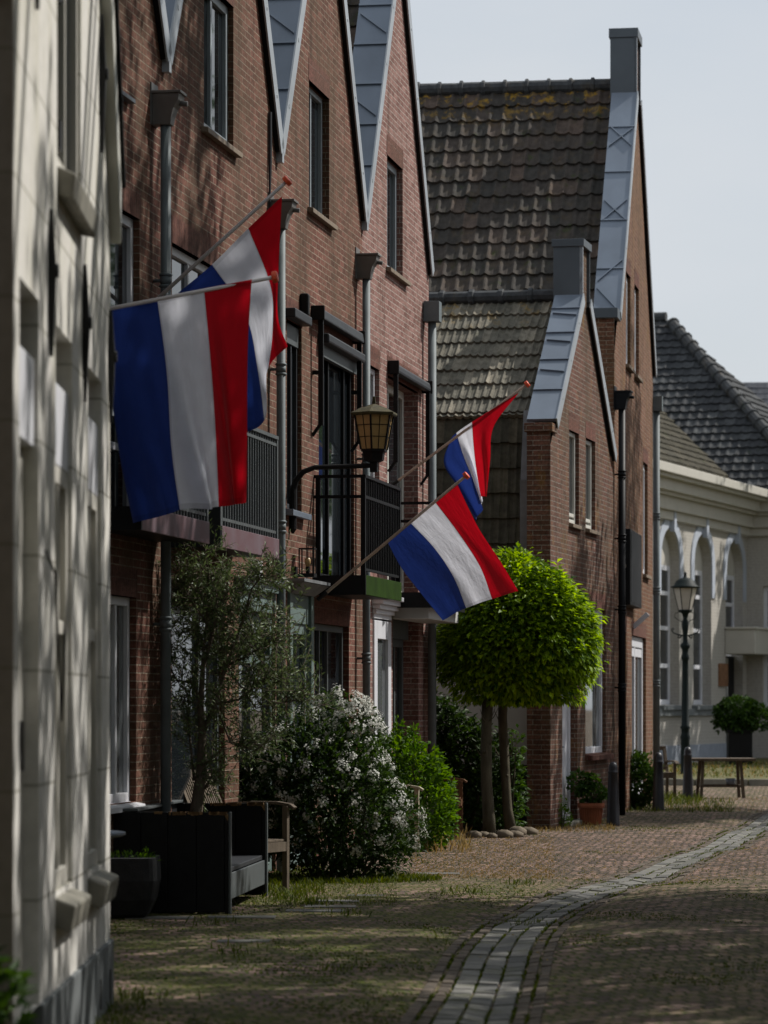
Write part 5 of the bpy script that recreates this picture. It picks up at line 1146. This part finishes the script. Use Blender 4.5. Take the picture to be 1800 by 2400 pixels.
# ---------------------------------------------------------------- chairs
def armchair(name, label, loc, rz, mat, group=None, slats=13, w_=0.6, back=0.98, arm=0.68, seat=0.44):
    o = thing(name, label, 'chair', loc, rz, group)          # front towards local +x
    hw = w_ / 2
    mb = MB()
    for k in range(7): mb.box(-0.22 + k * 0.068, -0.22 + k * 0.068 + 0.056, -hw + 0.03, hw - 0.03, seat - 0.02, seat)
    mb.build('seat', mat, o, bevel=0.003)
    fr = MB(); fr.box(0.235, 0.26, -hw, hw, seat - 0.10, seat - 0.022); fr.box(-0.25, 0.235, -hw, -hw + 0.025, seat - 0.09, seat - 0.022); fr.box(-0.25, 0.235, hw - 0.025, hw, seat - 0.09, seat - 0.022); fr.build('seat_frame', mat, o)
    for s in (-1, 1):
        MB().bar((0.24, s * (hw - 0.02), 0), (0.24, s * (hw - 0.02), arm - 0.02), 0.045).build('leg', mat, o)
        MB().bar((-0.28, s * (hw - 0.02), 0), (-0.25, s * (hw - 0.02), seat), 0.045).build('leg', mat, o)
        a = MB(); pts = [(-0.34, s * (hw - 0.02), arm - 0.01), (-0.1, s * hw, arm + 0.005), (0.15, s * (hw + 0.01), arm + 0.005), (0.27, s * (hw + 0.01), arm - 0.012), (0.31, s * (hw + 0.01), arm - 0.04)]
        for p, q in zip(pts, pts[1:]): a.bar(p, q, 0.06, 0.025)
        a.build('armrest', mat, o)
    bk = MB(); lean = 0.22
    def Q(y, z): return (-0.25 - (z - seat) * lean / 0.5, y, z)
    bk.bar(Q(-hw + 0.02, seat - 0.1), Q(-hw + 0.02, back), 0.045, 0.03); bk.bar(Q(hw - 0.02, seat - 0.1), Q(hw - 0.02, back), 0.045, 0.03)
    bk.bar(Q(-hw, back - 0.02), Q(hw, back - 0.02), 0.07, 0.028, up=(1, 0, 0)); bk.bar(Q(-hw, seat + 0.06), Q(hw, seat + 0.06), 0.05, 0.025, up=(1, 0, 0))
    for k in range(slats): y = -hw + 0.05 + (w_ - 0.1) * k / (slats - 1); bk.bar(Q(y, seat + 0.06), Q(y, back - 0.03), 0.02, 0.016)
    bk.build('backrest', mat, o)
    return o
armchair('garden_armchair', 'weathered grey wooden armchair with slatted back, partly behind the black bench', (-1.16, 28.42, 0), R(-24), M['wood_grey'], slats=15, w_=0.62, arm=0.735, back=1.0)
armchair('garden_armchair', 'cream painted armchair almost hidden by the white flowering shrub', (0.16, 36.3, 0), R(-12), M['wood_cream'], slats=7, w_=0.5, arm=0.70, back=0.86)
armchair('garden_armchair', 'brown wooden armchair in the shade left of the clipped tree', (0.66, 41.2, 0), R(-8), M['wood_brown'], slats=7, w_=0.52, arm=0.66, back=0.9)
armchair('garden_armchair', 'grey wooden chair standing behind the middle and farthest bollards', (4.62, 57.6, 0), R(-80), M['wood_grey'], slats=6, w_=0.5, arm=0.6, back=0.84, seat=0.42)
# trestle table at the end of the street
c = P(1690, 1869, 57.2); tb = thing('trestle_table', 'long grey wooden table on two trestle legs before the grass verge', 'table', (c.x, c.y, 0), R(2))
MB().box(-0.56, 0.54, -0.35, 0.35, 0.62, 0.665).build('table_top', M['wood_grey'], tb, bevel=0.01)
for s in (-0.33, 0.3):
    mb = MB()
    for q in (-1, 1): mb.bar((s - 0.04 * (1 if s < 0 else -1), q * 0.28, 0), (s, q * 0.2, 0.62), 0.05)
    mb.bar((s, -0.26, 0.2), (s, 0.26, 0.2), 0.04); mb.build('leg', M['wood_grey'], tb)
MB().bar((-0.33, 0, 0.2), (0.3, 0, 0.2), 0.05).build('stretcher', M['wood_grey'], tb)
c = P(1712, 1840, 57.2); o = MB().lathe([(0.07, 0), (0.085, 0.1), (0.08, 0.1), (0.065, 0.01)], 16).build('grey_bowl', M['zinc'], smooth=True); o.location = (c.x, c.y, 0.225); tag(o, 'small grey bowl resting on the stretcher of the trestle table', 'bowl')
# leaning board by the far drain pipe
c = P(1520, 1790, 54.5); o = thing('sandwich_board', 'pale folding board standing beside the door of the tall gable house', 'board', (c.x - 0.02, 55.4, 0), R(-20))
for s in (-1, 1): MB().hexa([(-0.12, s * 0.15, 0.0), (0.12, s * 0.15, 0.0), (0.12, s * 0.17, 0.0), (-0.12, s * 0.17, 0.0)], [(-0.12, s * 0.01, 0.82), (0.12, s * 0.01, 0.82), (0.12, s * 0.03, 0.82), (-0.12, s * 0.03, 0.82)]).build('panel', M['plaster'], o)
# hydrangea in a black box at the cream building
c = P(1733, 1800, 78.0); o = thing('box_planter', 'tall black box planter at the entrance of the cream building', 'planter', (c.x, 78, 0.12))
MB().box(-0.27, 0.27, -0.27, 0.27, 0, 0.8).build('box', M['black'], o, bevel=0.01); MB().box(-0.3, 0.3, -0.3, 0.3, 0.8, 0.86).build('rim', M['black'], o, bevel=0.01)
shrub('hydrangea', 'round green hydrangea growing in the tall black box planter', 'bush', (c.x, 78, 0.95), [(-0.05, 0, 0.35, 0.5, 0.45, 0.42), (0.35, 0, 0.25, 0.4, 0.4, 0.4), (-0.3, 0, 0.3, 0.3, 0.3, 0.35)], M['leaf_mid'], 2600, (0.08, 0.13), 0.7, 18, 5, 0.3)
# foreground plant at the bottom left corner
c = P(10, 2330, 12.6)
shrub('corner_plant', 'blurred green leafy plant at the very bottom left corner against the stucco house', 'plant', (c.x - 0.03, 12.6, 0), [(0, 0, 0.32, 0.11, 0.12, 0.30), (-0.06, 0, 0.55, 0.06, 0.1, 0.2), (0.05, 0.0, 0.16, 0.12, 0.12, 0.18)], M['leaf_mid'], 420, (0.07, 0.12), 0.4, 19, 4, 0.6)

# ---------------------------------------------------------------- grass, moss and weeds
rng = random.Random(77); pts = []; dry = []
def scatter(px0, px1, py0, py1, n_, h0, h1, dst, wmul=1.0):
    for _ in range(n_):
        x = rng.uniform(px0, px1); y = rng.uniform(py0, py1); d = EYE * F / (y - HOR); X = (x - 900) / F * d; z = gh(X, d)
        h = rng.uniform(h0, h1); dst.append((X, d, z - 0.004, h, h * 0.05 * wmul + 0.0015))
def ring(x, y, rx, ry, n_, h0, h1, dst):
    for _ in range(n_):
        a = rng.uniform(0, 2 * PI); q = rng.uniform(0.75, 1.25); X = x + rx * q * math.cos(a); Y = y + ry * q * math.sin(a); h = rng.uniform(h0, h1); dst.append((X, Y, gh(X, Y) - 0.004, h, h * 0.1 + 0.001))
ring(cS.x, 30.4, 0.75, 0.62, 2600, 0.02, 0.065, pts); scatter(570, 930, 2040, 2120, 3600, 0.012, 0.04, pts)
scatter(620, 760, 2020, 2100, 1800, 0.02, 0.075, pts); scatter(1440, 1720, 1875, 1905, 1500, 0.03, 0.09, pts); scatter(1540, 1640, 1862, 1888, 500, 0.05, 0.14, pts)
scatter(1230, 1440, 1925, 1952, 800, 0.02, 0.08, dry); scatter(960, 1300, 1960, 2060, 5200, 0.008, 0.024, dry, 3.5); scatter(1250, 1800, 1930, 2060, 3600, 0.006, 0.018, dry, 3.5); scatter(960, 1400, 1990, 2075, 1500, 0.006, 0.02, pts, 3.0); scatter(1000, 1100, 1955, 2000, 250, 0.05, 0.16, dry); scatter(1440, 1800, 1868, 1900, 700, 0.02, 0.06, dry)
for _ in range(90000):       # moss and grass growing along the joints, in patches
    d = rng.uniform(16.2, 47) ; X = rng.uniform(-0.1 * d + 0.1, 0.1125 * d)
    k = math.sin(X * 2.3 + 1.3 * math.sin(d * 0.8)) * math.sin(d * 1.15 + X * 0.7) + 0.4 * math.sin(X * 7 + d * 3.1)
    dg = abs(X - gx(d))
    if k < (0.05 if X < gx(d) else 0.4) + (0.6 if 31 < d < 41 else 0) + rng.random() * 0.6: continue
    if dg < 0.2: continue
    row = round(d / 0.2) * 0.2 + rng.gauss(0, 0.02); h = rng.uniform(0.004, 0.017); pts.append((X, row, gh(X, row) - 0.003, h, 0.004 + h * 0.25))
for _ in range(9000):        # along the gutter joints
    d = rng.uniform(16.2, 46); o_ = rng.choice((-0.275, -0.19, -0.064, 0.064, 0.19, 0.275)); X = gx(d) + o_ + rng.gauss(0, 0.006)
    if math.sin(d * 2.1 + o_ * 40) + math.sin(d * 5.3 + o_ * 11) < -0.3 + rng.random() * 0.6: continue
    h = rng.uniform(0.008, 0.032); pts.append((X, d, gh(X, d), h, 0.003 + h * 0.2))
for (x, y, n_) in ((-0.95, 21.5, 60), (-0.2, 20.3, 40), (-1.25, 24.3, 50), (-0.3, 25.6, 50), (0.45, 22.6, 30), (1.2, 29.5, 60), (-0.6, 27.0, 120), (-0.75, 27.6, 200), (1.0, 24.9, 60), (0.6, 28.3, 60), (-1.32, 18.2, 90), (-1.35, 16.6, 90), (-1.32, 17.4, 60)):
    for _ in range(n_): X = rng.gauss(x, 0.10); Y = rng.gauss(y, 0.22); h = rng.uniform(0.015, 0.07); pts.append((X, Y, gh(X, Y), h, 0.0016 + h * 0.06))
for _ in range(5200):
    X = rng.uniform(4, 16); Y = rng.uniform(67, 79); h = rng.uniform(0.03, 0.09); (pts if rng.random() < 0.6 else dry).append((X, Y, 0.12 + (Y - 66) * 0.007, h, 0.012))
blades('grass', M['grass'], pts, rng); blades('dry_grass', M['straw'], dry, rng)
its = []
for _ in range(1500):     # blossom and leaf litter
    d = rng.uniform(17, 42) if rng.random() < 0.45 else rng.uniform(30, 40); X = rng.uniform(-0.08 * d, 0.11 * d) if d < 30 else rng.uniform(0.2, 0.11 * d); dd = Vector((rng.gauss(0, 1), rng.gauss(0, 1), 0.1)); its.append((Vector((X, d, gh(X, d) + 0.008)), dd, Vector((rng.gauss(0, .3), rng.gauss(0, .3), 1)), rng.uniform(0.015, 0.035), 0.015))
tag(leaves('litter', M['straw'], its), kind='stuff')

# ---------------------------------------------------------------- flags
def catmull(p, t):
    n_ = len(p) - 1; x = t * n_; i = min(int(x), n_ - 1); f = x - i
    p1, p2 = p[i], p[i + 1]; p0 = p[i - 1] if i > 0 else p1 * 2 - p2; p3 = p[i + 2] if i + 2 <= n_ else p2 * 2 - p1
    return 0.5 * ((2 * p1) + (p2 - p0) * f + (2 * p0 - 5 * p1 + 4 * p2 - p3) * f * f + (3 * p1 - p0 - 3 * p2 + p3) * f ** 3)
def flag(label, grid, depth, pole, knob_r, polemat, fold=0.035, waves=2.3, seed=0, fph=0.0, extra=None):
    """grid[s][t] = photo points of the cloth (s: red end .. blue end, t: hoist .. fly); depth(s, t) metres from the camera"""
    a, b_ = Vector(pole[0]), Vector(pole[1]); f = thing('flag', label, 'flag', a, 0, 'red white and blue flags on the houses')
    mb = MB(); d = (b_ - a); mb.tube([Vector((0, 0, 0)), d * 0.96, d], [0.016, 0.0145, 0.0145], 12)
    po = mb.build('pole', polemat, f, smooth=True)
    k = MB(); dn = d.normalized(); k.tube([d - dn * 0.005, d + dn * 0.0, d + dn * 0.028, d + dn * 0.034], [knob_r * 0.9, knob_r, knob_r, knob_r * 0.8], 14); k.build('knob', M['knob'], po)
    k = MB(); k.tube([dn * -0.02, dn * 0.10], 0.022, 10); k.build('socket', M['iron'], po)
    NS, NT = 48, 44; vs = []; uv = []
    cols = [[P(x, y, depth(i / 3, j / (len(col) - 1))) for j, (x, y) in enumerate(col)] for i, col in enumerate(grid)]
    for i in range(NS + 1):
        s = i / NS
        for j in range(NT + 1):
            t = j / NT; p = catmull([catmull(c_, t) for c_ in cols], s)
            amp = fold * t ** 0.7 * (0.4 + 0.6 * math.sin(PI * min(1, s * 1.0)) ** 0.5 if 0 < s < 1 else 0.4 * fold)
            ph = 2 * PI * waves * s + 1.6 * t + fph
            p = p + Vector((0.25 * fold * t * math.sin(ph * 1.7), amp * (math.sin(ph) + 0.4 * math.sin(2.3 * ph + 2 * t)), 0.0))
            if extra: p = extra(s, t, p)
            vs.append(tuple(p - a)); uv.append((s, t))
    fs = []; mi = []
    for i in range(NS):
        for j in range(NT):
            q = i * (NT + 1) + j; fs.append((q, q + NT + 1, q + NT + 2, q + 1)); mi.append(0 if i < NS / 3 else 1 if i < 2 * NS / 3 else 2)
    me = bpy.data.meshes.new('cloth'); me.from_pydata(vs, [], fs); ul = me.uv_layers.new(name='UVMap')
    for lp in me.loops: ul.data[lp.index].uv = uv[lp.vertex_index]
    for x in ('red', 'flagwhite', 'blue'): me.materials.append(M[x])
    me.polygons.foreach_set('material_index', mi); me.polygons.foreach_set('use_smooth', [True] * len(fs)); me.update()
    o = bpy.data.objects.new('cloth', me); COL.objects.link(o); o.parent = f
    return f
flag('largest flag, hanging straight down from a level pole beside the pale stucco house',
     [[(590, 655), (578, 830), (573, 1010), (573, 1178)], [(478, 676), (492, 850), (505, 1020), (520, 1188)], [(368, 700), (392, 880), (408, 1040), (432, 1196)], [(240, 724), (262, 900), (285, 1065), (312, 1226)]],
     lambda s, t: 24.3 + 0.25 * s, (P(150, 744, 24.55), P(640, 650, 24.3)), 0.042, M['polewhite'], 0.12, 2.1, 1)
flag('flag on a steeply raised pole, hanging behind the largest flag beside a drain pipe',
     [[(661, 460), (652, 640), (652, 745), (676, 812)], [(582, 535), (634, 672), (638, 780), (630, 862)], [(497, 620), (575, 738), (603, 870), (619, 985)], [(418, 686), (495, 810), (545, 930), (580, 1012)]],
     lambda s, t: 26.5 + 0.15 * s + 0.12 * t * (1 - s), (P(345, 722, 26.67), P(670, 427, 26.48)), 0.042, M['polewhite'], 0.03, 1.6, 2, 0.8)
flag('flag spread out over the clipped tree, on the lowest of the wooden poles',
     [[(1070, 1131), (1120, 1235), (1172, 1315), (1215, 1385)], [(1017, 1173), (1078, 1255), (1125, 1330), (1153, 1404)], [(959, 1222), (1018, 1285), (1062, 1352), (1092, 1425)], [(907, 1268), (940, 1330), (985, 1390), (1037, 1454)]],
     lambda s, t: 32.9 + 0.2 * s - 0.5 * t, (P(748, 1403, 33.15), P(1090, 1117, 32.88)), 0.038, M['polewood'], 0.022, 1.7, 3, 0.3)
flag('flag twisted and folded on itself, on the raised pole before the tiled side roof',
     [[(1216, 920), (1157, 1000), (1150, 1080), (1143, 1165)], [(1106, 989), (1110, 1040), (1118, 1100), (1129, 1165)], [(1069, 1015), (1088, 1071), (1106, 1115), (1131, 1190)], [(1057, 1028), (1041, 1085), (1075, 1145), (1114, 1222)]],
     lambda s, t: 37.8 + 0.2 * s + 0.1 * t, (P(916, 1139, 38.02), P(1233, 902, 37.8)), 0.038, M['polewood'], 0.05, 2.0, 4, 1.2)

# ---------------------------------------------------------------- lamps
lb = ROW.at(ROW.U(679), 0, 0); lamp = thing('wall_lantern', 'amber glass lantern with mossy roof on a curved black wall bracket between the balconies', 'lantern', (lb.x, lb.y, 0), PI / 2 - ROW.th, None)
mb = MB(); z0 = EYE + (HOR - 1240) / F * 32.3; zt = EYE + (HOR - 1094) / F * 32.2
mb.tube([(0, -0.03, z0 - 0.04), (0, -0.03, z0), (0, -0.035, z0 + 0.38), (0, -0.06, zt - 0.12), (0, -0.13, zt - 0.04), (0, -0.24, zt), (0, -0.84, zt + 0.012)], [0.012, 0.036, 0.034, 0.03, 0.027, 0.024, 0.022], 12)
mb.box(-0.03, 0.03, -0.03, 0.0, z0 + 0.1, z0 + 0.3); mb.box(-0.035, 0.035, -0.845, -0.775, zt - 0.05, zt + 0.1); mb.build('bracket', M['black'], lamp, smooth=False)
ly = -0.81; k = 32.15 / F; zb = zt + 0.07
def zz(y): return EYE + (HOR - y) * k
mb = MB(); mb.lathe([(0.06, zz(1083)), (0.10, zz(1078)), (0.11, zz(1060)), (0.13, zz(1058)), (0.13, zz(1052))], 6, (0, ly, 0)); mb.build('base', M['black'], lamp)
mb = MB(); mb.lathe([(0.128, zz(1053)), (0.19, zz(972))], 6, (0, ly, 0)); mb.build('glass', M['lampglass'], lamp)
mb = MB()
for q in range(6):
    a = PI / 3 * q; ca, sa = math.cos(a), math.sin(a); mb.bar((0.132 * ca, ly + 0.132 * sa, zz(1053)), (0.195 * ca, ly + 0.195 * sa, zz(972)), 0.016)
    b2 = a + PI / 6; rb, rt = 0.132 * 0.866, 0.195 * 0.866
    mb.bar((rb * math.cos(b2), ly + rb * math.sin(b2), zz(1053)), (rt * math.cos(b2), ly + rt * math.sin(b2), zz(972)), 0.006)
    for f in (0.36, 0.7):
        r0 = 0.13 + 0.064 * f; z = zz(1053 - 81 * f); a2 = a + PI / 3; mb.bar((r0 * ca, ly + r0 * sa, z), (r0 * math.cos(a2), ly + r0 * math.sin(a2), z), 0.006)
mb.build('frame', M['black'], lamp)
mb = MB(); mb.lathe([(0.225, zz(974)), (0.235, zz(971)), (0.235, zz(967)), (0.15, zz(957)), (0.06, zz(949)), (0.02, zz(946)), (0.012, zz(928))], 6, (0, ly, 0)); mb.build('roof', M['mossroof'], lamp)
# square glass wall light
wb = ROW.at(ROW.U(691), 0, 0); wl = thing('wall_light', 'square black framed glass wall light with a bare bulb, left of the black balcony', 'wall light', (wb.x, wb.y, 0), PI / 2 - ROW.th)
za, zb_ = EYE + (HOR - 1352) / F * 32.5, EYE + (HOR - 1284) / F * 32.5
MB().box(-0.05, 0.05, -0.02, 0.0, za - 0.03, za + 0.1).build('back_plate', M['black'], wl); mb = MB(); y0, y1 = -0.2, -0.05; hw = 0.075
mb.box(-hw, hw, y0, y1, za, za + 0.035); mb.box(-hw, hw, y0, y1, zb_ - 0.012, zb_); mb.box(-0.02, 0.02, -0.06, 0, za, za + 0.03)
for x in (-hw, hw - 0.012):
    for y in (y0, y1 - 0.012): mb.box(x, x + 0.012, y, y + 0.012, za + 0.03, zb_ - 0.01)
mb.build('frame', M['black'], wl)
mb = MB(); mb.lathe([(0.015, za + 0.035), (0.02, za + 0.05), (0.02, za + 0.10)], 10, (0, -0.125, 0)); mb.build('bulb_holder', M['black'], wl); mb = MB(); mb.lathe([(0.018, za + 0.1), (0.03, za + 0.14), (0.028, za + 0.17), (0.01, za + 0.19)], 12, (0, -0.125, 0)); mb.build('bulb', M['lampglass'], wl, smooth=True)
# street lamp at the end
d = 70.0; c = P(1606, 1829, d); sl = thing('street_lamp', 'old dark green iron street lamp with milky lantern before the cream building', 'street lamp', (c.x, c.y, 0)); k = d / F
def zs(y): return EYE + (HOR - y) * k
mb = MB(); w1 = lambda px: px * k
mb.lathe([(w1(15), 0), (w1(14), 0.1), (w1(11), 0.2), (w1(10.5), zs(1735)), (w1(12), zs(1728)), (w1(9.5), zs(1720)), (w1(9.5), zs(1710)), (w1(12.5), zs(1705)), (w1(9), zs(1700)), (w1(7.5), zs(1560)), (w1(7), zs(1548)), (w1(9.5), zs(1545)), (w1(9), zs(1538)), (w1(7), zs(1530)), (w1(8), zs(1522)), (w1(11.5), zs(1516)), (w1(11.5), zs(1511)), (w1(6), zs(1505)), (w1(5.5), zs(1490)), (w1(8), zs(1472)), (w1(8.5), zs(1460)), (w1(5), zs(1450)), (w1(8), zs(1438)), (w1(15), zs(1434))], 18)
mb.build('post', M['lampgreen'], sl, smooth=True)
mb = MB()
for s in (-1, 1):
    mb.tube([(s * w1(5), 0, zs(1490)), (s * w1(18), 0, zs(1487)), (s * w1(28), 0, zs(1483)), (s * w1(32), 0, zs(1476)), (s * w1(29), 0, zs(1472)), (s * w1(26), 0, zs(1476))], w1(1.6), 8)
    mb.tube([(s * w1(8), 0, zs(1490)), (s * w1(14), 0, zs(1496)), (s * w1(17), 0, zs(1493)), (s * w1(14), 0, zs(1489))], w1(1.6), 8)
    mb.tube([(s * w1(11), 0, zs(1434)), (s * w1(24), 0, zs(1438)), (s * w1(25), 0, zs(1447)), (s * w1(16), 0, zs(1453)), (s * w1(6), 0, zs(1458))], w1(0.9), 6)
mb.build('scrolls', M['lampgreen'], sl)
mb = MB(); mb.lathe([(w1(15), zs(1432)), (w1(28), zs(1378))], 6); mb.build('glass', M['lampglass_pale'], sl)
mb = MB()
for q in range(6): a = PI / 3 * q; mb.bar((w1(15.3) * math.cos(a), w1(15.3) * math.sin(a), zs(1432)), (w1(28.3) * math.cos(a), w1(28.3) * math.sin(a), zs(1378)), w1(1.6))
mb.lathe([(w1(15), zs(1435)), (w1(17), zs(1432)), (w1(17), zs(1430)), (w1(15), zs(1429))], 12); mb.build('frame', M['lampgreen'], sl)
mb = MB(); mb.lathe([(w1(30), zs(1379)), (w1(35), zs(1376.5)), (w1(35), zs(1375)), (w1(27), zs(1372)), (w1(22), zs(1362)), (w1(13), zs(1356)), (w1(5), zs(1354)), (w1(3), zs(1348)), (w1(4), zs(1344)), (w1(1), zs(1340))], 20); mb.build('roof', M['lampgreen'], sl, smooth=True)

# ---------------------------------------------------------------- street trees to the right, outside the frame, which shade the street, then unseen ones added to cut skylight
def street_tree(label, loc, H, blobs, n_, seed, L=(0.13, 0.22)):
    r = random.Random(seed); o = thing('street_tree', label, 'tree', loc, 0, 'street trees on the right side'); mb = MB()
    mb.tube([(0, 0, 0), (0.05, 0.05, H * 0.25), (0, 0, H * 0.5)], [0.2, 0.16, 0.13], 10)
    for bx, by, bz, ax, ay, az in blobs:
        for k in range(4):
            e = Vector((bx, by, bz)) + rv(r) * Vector((ax, ay, az)).length * 0.3
            mb.tube([(0, 0, H * 0.42), (bx * 0.5, by * 0.5, bz * 0.72), e], [0.09, 0.06, 0.02], 6, False)
    mb.build('trunk', M['bark'], o); its = []; tot = sum(b_[3] * b_[4] * b_[5] for b_ in blobs)
    for bx, by, bz, ax, ay, az in blobs:
        m_ = int(n_ * ax * ay * az / tot); nc = max(4, m_ // 55)
        for k in range(nc):
            v = rv(r) * r.random() ** 0.5; c = Vector((bx + v.x * ax, by + v.y * ay, bz + v.z * az))
            for j in range(55):
                p = c + rv(r) * 0.55 * r.random() ** 0.6; LL = r.uniform(*L); its.append((p, rv(r), rv(r), LL, LL * 0.75))
    leaves('crown', M['leaf_plane'], its, o)
street_tree('tall leafy street tree nearest the camera on the right side, out of the frame', (7.5, 19, 0), 12, [(-1.6, -1.5, 9.3, 2.4, 2.6, 2.2), (-1.4, 2.2, 9.6, 2.2, 2.4, 2.3), (1.0, 3.5, 8.0, 2.4, 2.8, 2.6), (1.5, -1.5, 8.2, 2.2, 2.6, 2.4), (0.1, 2.0, 6.3, 1.7, 2.2, 1.5)], 11500, 1)
street_tree('tall leafy street tree second along the right side, out of the frame', (8.2, 27.5, 0), 13, [(-2.6, 0.5, 10.0, 2.0, 2.2, 2.0), (0.2, 2.0, 8.4, 2.4, 2.4, 2.8), (0.8, -2.0, 7.6, 2.3, 2.4, 2.8), (-1.2, -2.0, 10.2, 2.0, 2.2, 2.0), (-2.4, 0.7, 12.4, 1.7, 1.7, 1.5), (-2.9, 3.6, 13.6, 1.9, 2.2, 1.5), (-0.4, 0.2, 6.3, 1.6, 2.0, 1.4), (0.6, -3.5, 6.6, 1.5, 2.0, 1.6)], 23000, 2)
street_tree('leafy street tree farthest along the right side, out of the frame', (12.0, 52.0, 0), 12, [(-1.2, -1.5, 8.4, 2.4, 2.8, 2.6), (0.5, 1.5, 9.0, 2.4, 2.6, 2.6), (-3.2, -3.6, 8.6, 1.7, 2.2, 2.0), (-1.8, 1.5, 12.2, 2.0, 2.4, 1.6)], 13000, 3)
street_tree('leafy tree before the cream building, right of the frame', (17.0, 85.0, 0), 13, [(-1.0, 0, 8.6, 2.6, 3.2, 3.4), (1.0, 2.0, 9.0, 2.6, 3.0, 3.0), (-1.0, -4, 8.6, 2.6, 3.0, 3), (-1, 4, 8.5, 2.6, 2.6, 3), (-2.5, -2, 11.5, 2.2, 3, 2)], 12000, 4, (0.2, 0.3))
street_tree('unseen broad leafy tree added to block skylight, arching over the street behind the camera', (4.6, 6.5, 0), 11, [(-1.5, 0, 8.5, 2.8, 3.0, 2.0), (-3.5, 2, 9.0, 2.6, 2.8, 2.0), (1, 2, 8.0, 2.8, 3.0, 2.4), (-2.0, -3.5, 8.6, 3, 2.6, 2.2)], 11000, 5, (0.22, 0.34))  # tree added out of view to cut skylight on the street
street_tree('unseen broad leafy tree added to block skylight, standing behind the camera', (-0.5, -4.0, 0), 11, [(-2.5, 0, 6.5, 2.8, 2.6, 2.8), (0.5, 0, 7.0, 2.8, 2.8, 3.2), (3.5, 0.5, 6.0, 2.8, 2.8, 3.0), (6, 2, 6.0, 2.8, 2.8, 3.4)], 11000, 6, (0.24, 0.36))  # added behind the camera as another skylight blocker
street_tree('tall leafy tree added to block skylight, arching over the street above the frame', (9.2, 15.0, 0), 14, [(-6.3, -3.5, 9.6, 2.4, 2.0, 1.5), (-5.9, 9.3, 11.8, 2.2, 2.2, 1.4), (-2.2, 5.0, 7.4, 1.8, 2.2, 1.6), (-8, 2, 13.9, 3.2, 3.2, 1.6), (-6, 7, 14.2, 3, 3, 1.6), (-9, 9.5, 14.6, 3, 3, 1.5), (-5, -2.5, 14, 3, 3, 1.6), (-9.5, -4, 13.6, 3, 3, 1.6), (-5, 12.5, 15, 3, 3, 1.6), (-8, -9, 12.5, 3.2, 3, 1.6)], 16000, 7, (0.18, 0.28))  # unseen canopy added to block overhead sky, darkening street and walls
# houses across the street and behind the camera, added to cut skylight (seen only in window reflections)
def plain_house(label, loc, rz, L_, D_, H, RH, mt):
    o = thing('brick_house', label, 'house', loc, rz, 'houses outside the frame'); mb = MB(); hl = [(1.0, 2.2, 0.8, 2.5), (3.0, 4.0, 0.02, 2.4), (L_ - 2.2, L_ - 1.0, 0.8, 2.5), (1.0, 2.2, 3.7, 5.3), (L_ - 2.2, L_ - 1.0, 3.7, 5.3)]
    wall(mb, 0, L_, 0, H, hl); mb.poly([(0, 0, 0), (0, 0, H), (0, D_ / 2, H + RH), (0, D_, H), (0, D_, 0)]); mb.poly([(L_, 0, 0), (L_, D_, 0), (L_, D_, H), (L_, D_ / 2, H + RH), (L_, 0, H)]); mb.poly([(0, D_, 0), (0, D_, H), (L_, D_, H), (L_, D_, 0)]); mb.build('wall', mt, o)
    mb = MB(); e = 0.3; mb.hexa([(-0.1, -e, H - 0.2), (L_ + 0.1, -e, H - 0.2), (L_ + 0.1, D_ / 2, H + RH), (-0.1, D_ / 2, H + RH)], [(-0.1, -e, H - 0.05), (L_ + 0.1, -e, H - 0.05), (L_ + 0.1, D_ / 2, H + RH + 0.15), (-0.1, D_ / 2, H + RH + 0.15)])
    mb.hexa([(-0.1, D_ / 2, H + RH), (L_ + 0.1, D_ / 2, H + RH), (L_ + 0.1, D_ + e, H - 0.2), (-0.1, D_ + e, H - 0.2)], [(-0.1, D_ / 2, H + RH + 0.15), (L_ + 0.1, D_ / 2, H + RH + 0.15), (L_ + 0.1, D_ + e, H - 0.05), (-0.1, D_ + e, H - 0.05)]); mb.build('roof', M['lead'], o)
    for h in hl: window(o, *h, 0.1, M['white'], 0.08, (0.5,), (0.6,))
plain_house('brown brick house across the street from the stucco house, added out of the frame', (10.0, 16.0, 0), R(-90), 8, 8, 6.2, 3.6, M['brick_row'])
plain_house('brown brick house across the street from the row of gables, added out of the frame', (10.6, 24.6, 0), R(-90), 8, 8, 6.2, 3.4, M['brick_small'])
plain_house('pink brick house across the street from the far gable, added out of the frame', (11.6, 33.2, 0), R(-90), 8, 8, 5.6, 3.0, M['brick_pink'])
plain_house('brown brick house across the street from the tree, out of the frame', (12.4, 53.0, 0), R(-90), 9, 8, 5.6, 3.2, M['brick_small'])
plain_house('pink brick house farther across the street, out of the frame', (13.2, 63.5, 0), R(-90), 9, 8, 5.6, 3.2, M['brick_pink'])
plain_house('brown brick house on the right beside the camera, added out of the frame', (9.0, 7.0, 0), R(-90), 14, 8, 6.4, 3.6, M['brick_row'])
plain_house('unseen brown brick house added on the left beside the camera to block skylight', (-2.2, -1.0, 0), R(90), 12.5, 8, 6.0, 3.4, M['brick_small'])
plain_house('unseen wide brick house added behind the camera to block skylight', (7.0, -12.0, 0), R(180), 14, 8, 7.5, 4.0, M['brick_row'])
